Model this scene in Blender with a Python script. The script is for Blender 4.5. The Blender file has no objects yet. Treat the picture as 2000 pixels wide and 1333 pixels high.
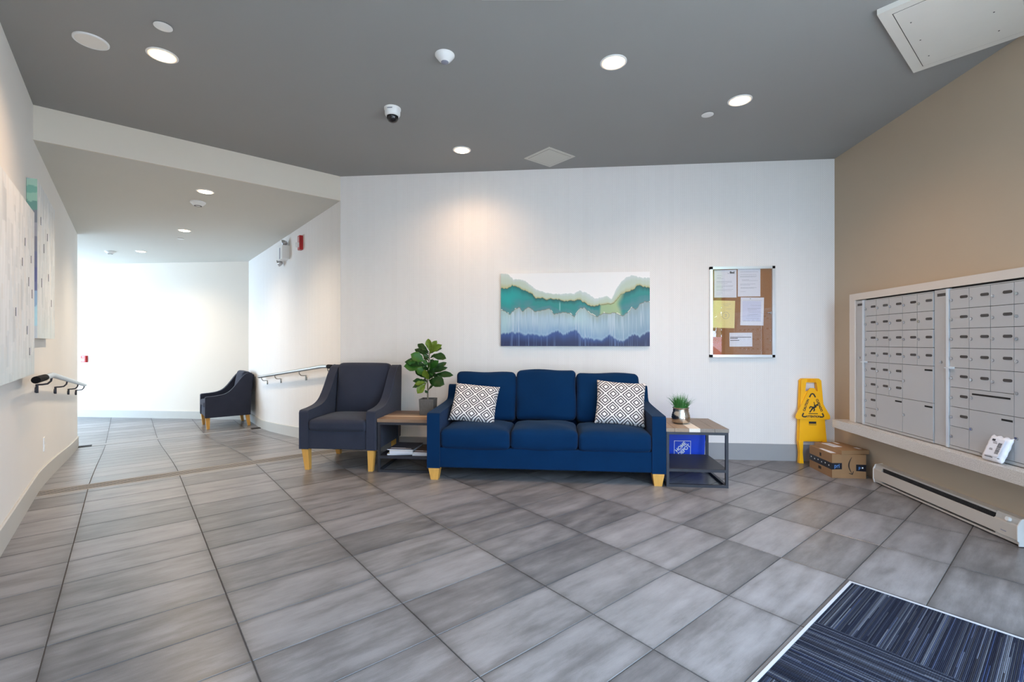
import bpy, bmesh, math, random
import numpy as np
from mathutils import Vector, Matrix, Euler

random.seed(7)
C = bpy.context.scene
COL = C.collection
S = math.sqrt(.5)
R = math.radians
PI = math.pi


def P(u, v, z=0.0):                     # corridor axes (u along the corridor, v across it) to world
    return Vector(((v - u) * S, (u + v) * S, z))


# ------------------------------------------------------------------ camera, sky, exposure
cd = bpy.data.cameras.new('camera')
cd.sensor_fit = 'HORIZONTAL'
cd.sensor_width = 36
cd.lens = 36 * 915 / 2000
cd.clip_start = .02
cam = bpy.data.objects.new('camera', cd)
cam.location = (0, 0, 1.2)
cam.rotation_euler = (R(90), 0, R(5.62))
cd.shift_y = .00025
COL.objects.link(cam)
C.camera = cam
C.view_settings.view_transform = 'Standard'
C.view_settings.look = 'None'
C.view_settings.gamma = 1
C.view_settings.use_curve_mapping = False
C.view_settings.exposure = 0.0
C.cycles.use_denoising = True
C.cycles.denoiser = 'OPENIMAGEDENOISE'
C.cycles.denoising_input_passes = 'RGB_ALBEDO_NORMAL'
C.cycles.denoising_prefilter = 'NONE'
C.cycles.max_bounces = 10
C.cycles.diffuse_bounces = 7
C.cycles.sample_clamp_indirect = 0

SKY = (.59, .785, 1.0)
SKY_STRENGTH = 12.5
SUN_STRENGTH = 18.0
LAMP_W = 84.0
LAMP_COL = (1.0, .66, .40)
w = bpy.data.worlds.new('sky')
C.world = w
w.use_nodes = True
wn = w.node_tree
wn.nodes.clear()
wo = wn.nodes.new('ShaderNodeOutputWorld')
wb = wn.nodes.new('ShaderNodeBackground')
wb.inputs['Color'].default_value = (*SKY, 1)
wb.inputs['Strength'].default_value = SKY_STRENGTH
wn.links.new(wb.outputs[0], wo.inputs[0])

sl = bpy.data.lights.new('sun', 'SUN')          # behind the building: lights the street, not the room
sl.energy = SUN_STRENGTH
sl.color = (1.0, .95, .88)
sl.angle = R(.6)
so = bpy.data.objects.new('sun', sl)
so.rotation_euler = Vector((.15, -1, -1.1)).to_track_quat('-Z', 'Y').to_euler()
so.location = (0, 12, 14)
COL.objects.link(so)


def portal(name, loc, rot, sx, sy):     # sampling aid for the sky through a window opening
    l = bpy.data.lights.new(name, 'AREA')
    l.shape = 'RECTANGLE'
    l.size, l.size_y = sx, sy
    l.cycles.is_portal = True
    o = bpy.data.objects.new(name, l)
    o.location = loc
    o.rotation_euler = rot
    COL.objects.link(o)


FU = -.65                                # plane of the glazed entrance front
LWX = -11.2                              # plane of the lobby window
portal('sky_portal', P(FU - .1, 1.34, 1.42), (R(90), 0, R(45)), 3.6, 2.7)
portal('sky_portal', (LWX - .1, 7.0, 1.2), (R(90), 0, R(-90)), 2.9, 2.6)
portal('sky_portal', (-10.3, 5.1, 1.2), (R(90), 0, 0), 1.7, 2.6)  # opening of the added lobby window


# ------------------------------------------------------------------ materials
def lin(c):
    c = c / 255
    return c / 12.92 if c <= .04045 else ((c + .055) / 1.055) ** 2.4


def rgb(r, g, b):
    return (lin(r), lin(g), lin(b))


class NT:
    def __init__(s, name):
        s.m = bpy.data.materials.new(name)
        s.m.use_nodes = True
        s.t = s.m.node_tree
        s.b = s.t.nodes['Principled BSDF']
        s.out = s.t.nodes['Material Output']

    def n(s, kind, **kw):
        x = s.t.nodes.new(kind)
        for k, v in kw.items():
            if hasattr(x, k):
                setattr(x, k, v)
            else:
                x.inputs[k.replace('_', ' ')].default_value = v
        return x

    def l(s, a, b):
        s.t.links.new(a, b)

    def math(s, op, a, b=None, c=None):
        x = s.t.nodes.new('ShaderNodeMath')
        x.operation = op
        for i, q in enumerate((a, b, c)):
            if q is None:
                continue
            if isinstance(q, (int, float)):
                x.inputs[i].default_value = q
            else:
                s.l(q, x.inputs[i])
        return x.outputs[0]

    def mix(s, f, a, b, blend='MIX'):
        x = s.t.nodes.new('ShaderNodeMix')
        x.data_type = 'RGBA'
        x.blend_type = blend
        for sock, q in ((x.inputs[0], f), (x.inputs[6], a), (x.inputs[7], b)):
            if isinstance(q, (int, float)):
                sock.default_value = q
            elif isinstance(q, tuple):
                sock.default_value = (*q[:3], 1)
            else:
                s.l(q, sock)
        return x.outputs[2]

    def coord(s, which='Object', scale=(1, 1, 1), rot=(0, 0, 0)):
        tc = s.n('ShaderNodeTexCoord')
        mp = s.n('ShaderNodeMapping')
        mp.inputs['Scale'].default_value = scale
        mp.inputs['Rotation'].default_value = rot
        s.l(tc.outputs[which], mp.inputs[0])
        return mp.outputs[0]

    def noise(s, vec, scale, detail=3, rough=.5):
        x = s.n('ShaderNodeTexNoise')
        x.inputs['Scale'].default_value = scale
        x.inputs['Detail'].default_value = detail
        x.inputs['Roughness'].default_value = rough
        if vec is not None:
            s.l(vec, x.inputs['Vector'])
        return x.outputs['Fac']

    def ramp(s, f, stops):
        x = s.n('ShaderNodeValToRGB')
        e = x.color_ramp.elements
        while len(e) < len(stops):
            e.new(.5)
        for q, (p, c) in zip(e, stops):
            q.position = p
            q.color = (*c, 1) if len(c) == 3 else c
        s.l(f, x.inputs[0])
        return x.outputs[0]

    def bump(s, h, strength=.2, dist=.002):
        x = s.n('ShaderNodeBump')
        x.inputs['Strength'].default_value = strength
        x.inputs['Distance'].default_value = dist
        s.l(h, x.inputs['Height'])
        s.l(x.outputs[0], s.b.inputs['Normal'])

    def set(s, **kw):
        for k, v in kw.items():
            s.b.inputs[k.replace('_', ' ')].default_value = v


def mat(name, col, rough=.5, metal=0.0, var=.08, nscale=8.0, bump=0.0, bscale=200.0, stretch=(1, 1, 1), **kw):
    t = NT(name)
    co = t.coord('Object', stretch)
    n = t.noise(co, nscale, 4)
    lo = tuple(c * (1 - var) for c in col)
    hi = tuple(min(1, c * (1 + var)) for c in col)
    t.l(t.mix(n, lo, hi), t.b.inputs['Base Color'])
    t.set(Roughness=rough, Metallic=metal)
    for k, v in kw.items():
        t.b.inputs[k.replace('_', ' ')].default_value = v
    if bump:
        t.bump(t.noise(co, bscale, 2), bump, .001)
    return t.m


def fabric(name, col, weave=900.0, var=.25, sheen=.25):
    t = NT(name)
    co = t.coord('Object')
    big = t.noise(co, 5, 3)
    fine = t.noise(co, weave, 2)
    f = t.math('MULTIPLY_ADD', fine, .6, t.math('MULTIPLY', big, .4))
    t.l(t.mix(f, tuple(c * (1 - var) for c in col), tuple(c * (1 + var) for c in col)), t.b.inputs['Base Color'])
    t.set(Roughness=.9, Sheen_Weight=sheen, Sheen_Roughness=.5, Specular_IOR_Level=.1)
    t.bump(t.math('ADD', fine, t.math('MULTIPLY', t.noise(co, 12, 3), 1.5)), .25, .002)
    return t.m


def emit(name, col, strength):
    t = NT(name)
    t.set(Base_Color=(.8, .8, .8, 1), Emission_Color=(*col, 1), Emission_Strength=strength, Roughness=.4)
    return t.m


def glass_mat(name, tint=(1, 1, 1), ior=1.5, boost=1.0):
    t = NT(name)
    tr = t.n('ShaderNodeBsdfTransparent')
    tr.inputs[0].default_value = (*tint, 1)
    gl = t.n('ShaderNodeBsdfGlossy')
    gl.inputs['Roughness'].default_value = 0.0
    lw_ = t.n('ShaderNodeLayerWeight')          # thin pane: Schlick reflectance, the same from both sides
    lw_.inputs['Blend'].default_value = .5
    f0 = ((ior - 1) / (ior + 1)) ** 2
    fr = t.math('MULTIPLY_ADD', t.math('POWER', lw_.outputs['Facing'], 5.0), 1 - f0, f0)
    mx = t.n('ShaderNodeMixShader')
    t.l(t.math('MULTIPLY', fr, boost), mx.inputs[0])
    t.l(tr.outputs[0], mx.inputs[1])
    t.l(gl.outputs[0], mx.inputs[2])
    t.l(mx.outputs[0], t.out.inputs[0])
    return t.m


def painted(name, rough=.6, scale=1.0):       # colours painted on the mesh (a picture, a print)
    t = NT(name)
    a = t.n('ShaderNodeAttribute')
    a.attribute_name = 'paint'
    t.l(a.outputs['Color'], t.b.inputs['Base Color'])
    t.set(Roughness=rough)
    co = t.coord('Object')
    t.bump(t.noise(co, 300, 3), .15, .001)
    return t.m


M = {}
M['paint_beige'] = mat('beige_soffit_paint', rgb(216, 208, 194), .75, var=.02, nscale=2, bump=.05, bscale=350)
M['paint'] = mat('pale_grey_wall_paint', rgb(230, 228, 224), .75, var=.02, nscale=2, bump=.05, bscale=350)
M['paint_tan'] = mat('tan_wall_paint', rgb(184, 166, 144), .75, var=.02, nscale=2, bump=.05, bscale=350)
M['paint_light'] = mat('pale_wall_paint', rgb(222, 214, 203), .75, var=.02, nscale=2, bump=.05, bscale=350)
M['ceiling'] = mat('grey_ceiling_paint', rgb(150, 149, 147), .85, var=.02, nscale=2, bump=.06, bscale=250)
M['ceiling_low'] = mat('light_grey_ceiling_paint', rgb(204, 202, 194), .85, var=.02, nscale=2, bump=.06, bscale=250)
M['base_grey'] = mat('grey_baseboard_paint', rgb(150, 151, 153), .5, var=.03)
M['base_light'] = mat('pale_grey_baseboard_paint', rgb(188, 187, 182), .5, var=.03)
M['white_plastic'] = mat('white_plastic', rgb(228, 229, 228), .4, var=.02)
M['white_metal'] = mat('white_enamel', rgb(224, 220, 212), .35, var=.03)
M['black_plastic'] = mat('black_plastic', rgb(20, 19, 20), .8, Specular_IOR_Level=.1)
M['dark'] = mat('dark_void', rgb(16, 15, 15), .8)
M['chrome'] = mat('chrome', (.50, .50, .51), .18, 1.0, var=.03)
M['steel'] = mat('brushed_steel', (.42, .42, .41), .32, 1.0, var=.05)
M['black_steel'] = mat('black_powder_coated_steel', rgb(50, 52, 60), .5, .3, var=.1)
M['shelf_black'] = mat('black_shelf_board', rgb(38, 38, 44), .5, var=.1)
M['aluminium'] = mat('aluminium', (.74, .75, .76), .3, .9, var=.03)
M['mail_grey'] = mat('grey_painted_aluminium', rgb(180, 180, 181), .45, .15, var=.03, nscale=3)
M['mail_light'] = mat('bright_aluminium_lip', rgb(214, 220, 226), .3, .5, var=.03)
M['plate_dark'] = mat('dark_number_plate', rgb(62, 58, 56), .5)
M['laminate'] = mat('white_washed_laminate', rgb(208, 199, 190), .45, var=.10, nscale=30, stretch=(1, 8, 8))
M['cork'] = mat('cork_sheet', rgb(150, 104, 66), .85, var=.18, nscale=160, bump=.2, bscale=400)
M['paper'] = mat('white_paper', rgb(224, 224, 232), .7, var=.02)
M['paper_yellow'] = mat('yellow_paper', rgb(232, 216, 150), .7, var=.02)
M['paper_blue'] = mat('pale_blue_print', rgb(206, 208, 228), .7, var=.02)
M['ink'] = mat('black_ink', rgb(32, 32, 36), .6)
M['ink_grey'] = mat('grey_ink', rgb(140, 142, 156), .6)
M['navy'] = fabric('navy_velvet', (.0006, .0205, .070), 500, .45, .04)
M['navy_back'] = M['navy']
M['charcoal'] = fabric('charcoal_tweed', (.031, .036, .056), 1100, .45, .08)
M['piping'] = fabric('charcoal_piping', (.036, .043, .068), 1100, .3, .1)
M['honey'] = mat('honey_wood', rgb(214, 160, 80), .4, var=.16, nscale=14, stretch=(4, 4, .5))
M['yellow'] = mat('yellow_plastic', rgb(244, 178, 6), .38, var=.05, nscale=6)
M['heater'] = mat('heater_enamel', rgb(192, 187, 180), .4, var=.03)
M['card'] = mat('brown_cardboard', rgb(146, 111, 76), .8, var=.06, nscale=20, bump=.1, bscale=80)
M['tape'] = mat('black_parcel_tape', rgb(26, 27, 36), .35)
M['tape_blue'] = mat('blue_tape_print', rgb(84, 130, 190), .4)
M['ink_brown'] = mat('dark_carton_print', rgb(44, 32, 24), .7)
M['print_white'] = mat('white_print', rgb(235, 238, 242), .5)
M['bin_blue'] = mat('blue_plastic', rgb(16, 70, 214), .4, var=.04)
M['poly'] = mat('white_poly_mailer', rgb(222, 222, 228), .35, var=.05, nscale=30, bump=.5, bscale=45)
M['soil'] = mat('dark_soil', rgb(48, 36, 26), .95, var=.4, nscale=60, bump=.8, bscale=80)
M['concrete'] = mat('grey_concrete_pot', rgb(88, 84, 80), .85, var=.35, nscale=30, bump=.5, bscale=90, stretch=(3, 3, 1))
M['stem'] = mat('grey_brown_bark', rgb(120, 108, 92), .85, var=.2, nscale=50, bump=.4, bscale=120)
M['leaf'] = mat('dark_green_leaf', rgb(44, 86, 36), .38, var=.3, nscale=10)
M['leaf_light'] = mat('light_green_leaf', rgb(128, 152, 50), .4, var=.3, nscale=10)
M['leaf_mid'] = mat('mid_green_leaf', rgb(66, 122, 46), .38, var=.3, nscale=10)
M['blade'] = mat('grass_green', rgb(62, 122, 56), .5, var=.4, nscale=40)
M['silver'] = mat('hammered_silver', (.60, .56, .50), .22, 1.0, var=.25, nscale=30, bump=.6, bscale=40)
M['red'] = mat('red_plastic', rgb(176, 26, 28), .35)
M['lens'] = mat('smoked_lens', (.01, .01, .012), .05)
M['clear_lens'] = mat('clear_lens', (.75, .75, .75), .1)
M['nosing'] = mat('taupe_nosing_bar', rgb(152, 146, 140), .5)
M['nosing_pale'] = mat('pale_nosing_strip', rgb(150, 150, 152), .45, .2)
M['mirror'] = mat('lamp_reflector', (.8, .8, .8), .08, 1.0)
M['glow'] = emit('lit_downlight_lens', (1.0, .74, .44), 26.0)
M['glow_rim'] = emit('warm_trim_glow', (1.0, .62, .34), 1.15)  # emission stands in for warm lamp light on the downlight trim
M['glow_low'] = emit('lit_corridor_lens', (1.0, .82, .58), 18.0)
M['glass'] = glass_mat('window_glass', (.98, .98, .98), 1.5)
M['board_glass'] = glass_mat('board_door_glass', (.99, .99, .99), 1.5, 1.6)
M['wood_brown'] = mat('weathered_brown_plank', rgb(134, 108, 86), .55, var=.28, nscale=9, stretch=(1, 9, 9))
M['wood_dark'] = mat('dark_brown_plank', rgb(98, 78, 64), .55, var=.3, nscale=9, stretch=(1, 9, 9))
M['wood_light'] = mat('pale_plank', rgb(190, 168, 142), .55, var=.2, nscale=9, stretch=(1, 9, 9))
M['wood_white'] = mat('white_plank', rgb(216, 208, 198), .55, var=.08, nscale=9, stretch=(9, 1, 9))
M['wood_grey'] = mat('weathered_grey_plank', rgb(128, 118, 110), .55, var=.25, nscale=9, stretch=(9, 1, 9))
M['wood_tan'] = mat('tan_plank', rgb(150, 128, 108), .55, var=.25, nscale=9, stretch=(9, 1, 9))
M['mat_edge'] = mat('pale_mat_edging', rgb(186, 190, 198), .45, .2, var=.03)
M['cover_dark'] = mat('dark_magazine_cover', rgb(60, 58, 68), .7, var=.6, nscale=25)
M['cover_brown'] = mat('brown_magazine_cover', rgb(84, 62, 52), .7, var=.6, nscale=25)
M['cover_light'] = mat('cream_magazine_cover', rgb(206, 200, 180), .4, var=.2, nscale=25)
M['pages'] = mat('page_edges', rgb(206, 208, 216), .8, var=.1, nscale=120, stretch=(.2, .2, 4))
M['car_red'] = mat('red_car_paint', rgb(150, 24, 28), .15, .2)
M['tyre'] = mat('tyre_rubber', rgb(24, 24, 25), .8)
M['car_glass'] = mat('dark_car_glass', rgb(30, 36, 42), .05)
M['asphalt'] = mat('pale_concrete_paving', rgb(190, 188, 182), .9, var=.08, nscale=3)
M['foliage'] = mat('tree_foliage', rgb(96, 130, 58), .7, var=.4, nscale=6)
M['frame_dark'] = mat('dark_bronze_frame', rgb(60, 58, 58), .4, .4)


def tile_material():
    t = NT('grey_wood_look_porcelain')
    tc = t.n('ShaderNodeTexCoord')
    oi = t.n('ShaderNodeObjectInfo')
    rnd = oi.outputs['Random']
    off = t.n('ShaderNodeCombineXYZ')
    t.l(t.math('MULTIPLY', rnd, 37.0), off.inputs[0])
    t.l(t.math('MULTIPLY', rnd, 91.0), off.inputs[1])
    va = t.n('ShaderNodeVectorMath')
    va.operation = 'ADD'
    t.l(tc.outputs['Object'], va.inputs[0])
    t.l(off.outputs[0], va.inputs[1])

    def mp(sc):
        m = t.n('ShaderNodeMapping')
        m.inputs['Scale'].default_value = sc
        t.l(va.outputs[0], m.inputs[0])
        return m.outputs[0]
    cloud = t.noise(mp((1.5, 3.2, 1)), 2.4, 5, .6)
    streak = t.noise(mp((1.0, 5.5, 1)), 2.6, 6, .62)
    grain = t.noise(mp((3, 60, 1)), 5.0, 3, .6)
    speck = t.noise(mp((1, 1, 1)), 420, 1)
    f = t.math('MULTIPLY_ADD', streak, .46, t.math('MULTIPLY_ADD', cloud, .44, .05))
    f = t.math('MULTIPLY_ADD', t.math('SUBTRACT', grain, .5), .08, f)
    f = t.math('MULTIPLY_ADD', t.math('SUBTRACT', speck, .5), .14, f)
    f = t.math('MULTIPLY_ADD', t.math('SUBTRACT', rnd, .5), .16, f)
    so_ = t.n('ShaderNodeSeparateXYZ')
    t.l(tc.outputs['Object'], so_.inputs[0])
    ex = t.math('POWER', t.math('MULTIPLY', t.math('ABSOLUTE', so_.outputs[0]), 1 / .302), 14.0)
    ey = t.math('POWER', t.math('MULTIPLY', t.math('ABSOLUTE', so_.outputs[1]), 1 / .150), 9.0)
    edge = t.math('MULTIPLY', t.math('MINIMUM', t.math('ADD', ex, ey), 1.0), cloud)
    f = t.math('MULTIPLY_ADD', edge, -.22, f)
    c = t.ramp(f, [(.30, rgb(80, 79, 81)), (.44, rgb(107, 106, 108)), (.54, rgb(127, 126, 129)), (.70, rgb(146, 145, 149))])
    t.l(c, t.b.inputs['Base Color'])
    rr = t.math('MULTIPLY_ADD', f, .16, .25)
    t.l(rr, t.b.inputs['Roughness'])
    t.set(Specular_IOR_Level=.5)
    t.bump(t.math('MULTIPLY_ADD', grain, .6, speck), .06, .001)
    return t.m


def wallpaper_material(axis_rot):
    t = NT('textured_white_wallpaper')
    co = t.coord('Object')
    sep = t.n('ShaderNodeSeparateXYZ')
    t.l(co, sep.inputs[0])
    x, z = sep.outputs[0], sep.outputs[2]
    # narrow vertical strips, each with its own woven line or dot pattern
    strip = t.math('FLOOR', t.math('MULTIPLY', x, 16.0))
    wn_ = t.n('ShaderNodeTexWhiteNoise')
    wn_.noise_dimensions = '1D'
    t.l(strip, wn_.inputs['W'])
    rr = wn_.outputs['Value']
    horiz = t.math('SINE', t.math('MULTIPLY', z, 420.0))
    vert = t.math('SINE', t.math('MULTIPLY', x, 330.0))
    dots = t.math('MULTIPLY', t.math('SINE', t.math('MULTIPLY', x, 300.0)), t.math('SINE', t.math('MULTIPLY', z, 300.0)))
    pick = t.math('GREATER_THAN', rr, .55)
    pat = t.math('ADD', t.math('MULTIPLY', pick, dots), t.math('MULTIPLY', t.math('SUBTRACT', 1.0, pick), t.math('MULTIPLY_ADD', vert, .5, t.math('MULTIPLY', horiz, .4))))
    mp = t.n('ShaderNodeMapping')
    mp.inputs['Scale'].default_value = (1, 1, .35)
    t.l(co, mp.inputs[0])
    cl = t.noise(mp.outputs[0], 26, 3)
    f = t.math('MULTIPLY_ADD', pat, .20, t.math('MULTIPLY_ADD', rr, .07, t.math('MULTIPLY_ADD', cl, .16, .34)))
    t.l(t.mix(f, rgb(212, 208, 205), rgb(240, 237, 234)), t.b.inputs['Base Color'])
    t.set(Roughness=.6)
    t.bump(pat, .12, .001)
    return t.m


def diamond_material():
    t = NT('grey_white_diamond_weave')
    uv = t.n('ShaderNodeTexCoord')
    sep = t.n('ShaderNodeSeparateXYZ')
    t.l(uv.outputs['Object'], sep.inputs[0])
    x = t.math('MULTIPLY', sep.outputs[0], 14.6)
    z = t.math('MULTIPLY', sep.outputs[1], 15.6)
    a = t.math('ABSOLUTE', t.math('SUBTRACT', t.math('FRACT', t.math('ADD', t.math('MULTIPLY', t.math('ADD', x, z), .5), 20.5)), .5))
    b = t.math('ABSOLUTE', t.math('SUBTRACT', t.math('FRACT', t.math('ADD', t.math('MULTIPLY', t.math('SUBTRACT', x, z), .5), 20.5)), .5))
    d = t.math('MULTIPLY', t.math('MAXIMUM', a, b), 2.0)
    W_, D_ = rgb(226, 222, 220), rgb(78, 74, 80)
    r = t.n('ShaderNodeValToRGB')
    r.color_ramp.interpolation = 'CONSTANT'
    e = r.color_ramp.elements
    for p, c in ((.28, D_), (.50, W_), (.66, D_)):
        e.new(p).color = (*c, 1)
    e[0].color = (*W_, 1)
    e[-1].position = .88
    e[-1].color = (*W_, 1)
    t.l(d, r.inputs[0])
    t.l(r.outputs[0], t.b.inputs['Base Color'])
    t.set(Roughness=.9, Sheen_Weight=.2)
    co = t.coord('Object')
    t.bump(t.noise(co, 700, 2), .3, .001)
    return t.m


def carpet_material(name, axis):
    t = NT(name)
    co = t.coord('Object', (1, 1, 1))
    sep = t.n('ShaderNodeSeparateXYZ')
    t.l(co, sep.inputs[0])
    across, along = (sep.outputs[1], sep.outputs[0]) if axis == 'x' else (sep.outputs[0], sep.outputs[1])
    row = t.math('FLOOR', t.math('MULTIPLY', across, 220.0))
    seg = t.math('FLOOR', t.math('MULTIPLY', t.math('ADD', along, t.math('MULTIPLY', row, .137)), .9))
    w2 = t.n('ShaderNodeTexWhiteNoise')
    w2.noise_dimensions = '2D'
    cb = t.n('ShaderNodeCombineXYZ')
    t.l(row, cb.inputs[0])
    t.l(seg, cb.inputs[1])
    t.l(cb.outputs[0], w2.inputs['Vector'])
    col = t.ramp(w2.outputs['Value'], [(.0, rgb(26, 29, 42)), (.3, rgb(38, 44, 62)), (.5, rgb(62, 68, 84)), (.62, rgb(44, 44, 50)), (.75, rgb(80, 86, 98)), (.88, rgb(114, 120, 132)), (1.0, rgb(44, 58, 94))])
    n = t.noise(co, 900, 2)
    t.l(t.mix(t.math('MULTIPLY', n, .5), col, rgb(20, 24, 40)), t.b.inputs['Base Color'])
    t.set(Roughness=.95, Specular_IOR_Level=.1)
    loop = t.math('SINE', t.math('MULTIPLY', along, 900.0))
    ridge = t.math('ABSOLUTE', t.math('SINE', t.math('MULTIPLY', across, 220.0 * PI)))
    t.bump(t.math('ADD', ridge, t.math('MULTIPLY_ADD', loop, .25, n)), .8, .004)
    return t.m


def quartz_material():
    t = NT('speckled_quartz')
    co = t.coord('Object')
    n1 = t.noise(co, 260, 2)
    c = t.ramp(n1, [(.30, rgb(150, 142, 134)), (.42, rgb(194, 188, 180)), (.6, rgb(208, 202, 196)), (.72, rgb(226, 222, 216))])
    t.l(c, t.b.inputs['Base Color'])
    t.set(Roughness=.16, Specular_IOR_Level=.6)
    return t.m


M['tile'] = tile_material()
M['grout'] = mat('dark_grout', rgb(72, 69, 67), .9, var=.1, nscale=40)
M['wallpaper'] = wallpaper_material(0)
M['diamond'] = diamond_material()
M['carpet_x'] = carpet_material('striped_carpet_along', 'x')
M['carpet_y'] = carpet_material('striped_carpet_across', 'y')
M['quartz'] = quartz_material()
M['canvas'] = painted('painted_canvas', .55)
M['canvas_edge'] = mat('canvas_edge', rgb(224, 224, 220), .7)


# ------------------------------------------------------------------ mesh helpers
def bx(bm, x0, x1, y0, y1, z0, z1, T=None):
    v = [Vector((x, y, z)) for z in (z0, z1) for y in (y0, y1) for x in (x0, x1)]
    if T is not None:
        v = [T @ q for q in v]
    v = [bm.verts.new(q) for q in v]
    for f in ((0, 2, 3, 1), (4, 5, 7, 6), (0, 1, 5, 4), (2, 6, 7, 3), (0, 4, 6, 2), (1, 3, 7, 5)):
        bm.faces.new([v[i] for i in f])
    return v


def soften(bm, off, seg=2, angle=30):
    ed = [e for e in bm.edges if len(e.link_faces) == 2 and e.calc_face_angle(0) > R(angle)]
    bmesh.ops.bevel(bm, geom=ed, offset=off, segments=seg, profile=.5, affect='EDGES', clamp_overlap=True)


def rbox(bm, x0, x1, y0, y1, z0, z1, r, n=10, puff=(0, 0, 0), T=None, lump=0.0, seed=0):
    """rounded, optionally puffed cushion box"""
    c = Vector(((x0 + x1) / 2, (y0 + y1) / 2, (z0 + z1) / 2))
    h = Vector(((x1 - x0) / 2, (y1 - y0) / 2, (z1 - z0) / 2))
    # parameter values dense near the ends so the rounding is smooth
    def par(hh):
        k = min(r / hh, .95)
        a = [-1, -1 + .15 * k, -1 + .4 * k, -1 + .7 * k, -1 + k]
        m = [(-1 + k) + (2 - 2 * k) * i / (n - 1) for i in range(1, n - 1)]
        return a + m + [-q for q in reversed(a)]
    ps = [par(h[i]) for i in range(3)]
    cache = {}

    def vert(i, j, k):
        key = (i, j, k)
        if key in cache:
            return cache[key]
        q = Vector((ps[0][i] * h.x, ps[1][j] * h.y, ps[2][k] * h.z))
        inner = Vector([max(-h[a] + r, min(h[a] - r, q[a])) for a in range(3)])
        d = q - inner
        if d.length > 1e-9:
            # sphere-ise the corner shell
            m_ = max(abs(d.x), abs(d.y), abs(d.z))
            q = inner + d.normalized() * m_
        f = Vector((q.x / h.x, q.y / h.y, q.z / h.z))
        if puff[0]:
            q.x += puff[0] * f.x * (1 - f.y ** 2) * (1 - f.z ** 2)
        if puff[1]:
            q.y += puff[1] * f.y * (1 - f.x ** 2) * (1 - f.z ** 2)
        if puff[2]:
            q.z += puff[2] * f.z * (1 - f.x ** 4) * (1 - f.y ** 4)
        if lump:
            g = q * 9.0
            q = q + lump * Vector((math.sin(g.y * 1.3 + g.z * 1.7 + seed), math.sin(g.x * 1.1 + g.z * 1.9 + seed * 2.1) * 1.6, math.sin(g.x * 1.6 + g.y * 2.1 + seed * 1.3) * 1.2))
        q = q + c
        if T is not None:
            q = T @ q
        cache[key] = bm.verts.new(q)
        return cache[key]
    N = [len(p) - 1 for p in ps]
    for k in (0, N[2]):
        for i in range(N[0]):
            for j in range(N[1]):
                f = [vert(i, j, k), vert(i + 1, j, k), vert(i + 1, j + 1, k), vert(i, j + 1, k)]
                bm.faces.new(f if k else f[::-1])
    for j in (0, N[1]):
        for i in range(N[0]):
            for k in range(N[2]):
                f = [vert(i, j, k), vert(i + 1, j, k), vert(i + 1, j, k + 1), vert(i, j, k + 1)]
                bm.faces.new(f[::-1] if j else f)
    for i in (0, N[0]):
        for j in range(N[1]):
            for k in range(N[2]):
                f = [vert(i, j, k), vert(i, j + 1, k), vert(i, j + 1, k + 1), vert(i, j, k + 1)]
                bm.faces.new(f if i else f[::-1])


def prism(bm, pts, d, T):
    """polygon pts (2D) extruded by d along local z of T"""
    a = [bm.verts.new(T @ Vector((p[0], p[1], 0))) for p in pts]
    b = [bm.verts.new(T @ Vector((p[0], p[1], d))) for p in pts]
    n = len(pts)
    bm.faces.new(a[::-1])
    bm.faces.new(b)
    for i in range(n):
        bm.faces.new((a[i], a[(i + 1) % n], b[(i + 1) % n], b[i]))


TYZ = Matrix(((0, 0, 1, 0), (1, 0, 0, 0), (0, 1, 0, 0), (0, 0, 0, 1)))     # local (y, z) profile extruded along +x
TXZ = Matrix(((1, 0, 0, 0), (0, 0, -1, 0), (0, 1, 0, 0), (0, 0, 0, 1)))    # local (x, z) profile extruded along -y


def cyl(bm, p0, p1, r0, r1=None, n=16, cap=True):
    p0, p1 = Vector(p0), Vector(p1)
    r1 = r0 if r1 is None else r1
    q = (p1 - p0).to_track_quat('Z', 'Y')
    A, B = [], []
    for i in range(n):
        a = 2 * PI * i / n
        d = q @ Vector((math.cos(a), math.sin(a), 0))
        A.append(bm.verts.new(p0 + d * r0))
        B.append(bm.verts.new(p1 + d * r1))
    for i in range(n):
        bm.faces.new((A[i], A[(i + 1) % n], B[(i + 1) % n], B[i]))
    if cap:
        bm.faces.new(A[::-1])
        bm.faces.new(B)


def tube(bm, pts, r, n=10, cap=True):
    pts = [Vector(p) for p in pts]
    rings = []
    up = None
    for i, p in enumerate(pts):
        t = (pts[min(i + 1, len(pts) - 1)] - pts[max(i - 1, 0)]).normalized()
        if up is None:
            up = t.orthogonal().normalized()
        else:
            up = (up - t * up.dot(t)).normalized()
        s_ = t.cross(up)
        rr = r[i] if isinstance(r, (list, tuple)) else r
        rings.append([bm.verts.new(p + (up * math.cos(2 * PI * k / n) + s_ * math.sin(2 * PI * k / n)) * rr) for k in range(n)])
    for a, b in zip(rings, rings[1:]):
        for k in range(n):
            bm.faces.new((a[k], a[(k + 1) % n], b[(k + 1) % n], b[k]))
    if cap:
        bm.faces.new(rings[0][::-1])
        bm.faces.new(rings[-1])


def lathe(bm, prof, n=32, T=None):
    rings = []
    for r, z in prof:
        if r < 1e-6:
            q = Vector((0, 0, z))
            rings.append([bm.verts.new(T @ q if T else q)])
        else:
            ring = []
            for k in range(n):
                q = Vector((r * math.cos(2 * PI * k / n), r * math.sin(2 * PI * k / n), z))
                ring.append(bm.verts.new(T @ q if T else q))
            rings.append(ring)
    for a, b in zip(rings, rings[1:]):
        for k in range(n):
            k2 = (k + 1) % n
            if len(a) == 1 and len(b) == 1:
                continue
            if len(a) == 1:
                bm.faces.new((a[0], b[k2], b[k]))
            elif len(b) == 1:
                bm.faces.new((a[k], a[k2], b[0]))
            else:
                bm.faces.new((a[k], a[k2], b[k2], b[k]))


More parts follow.
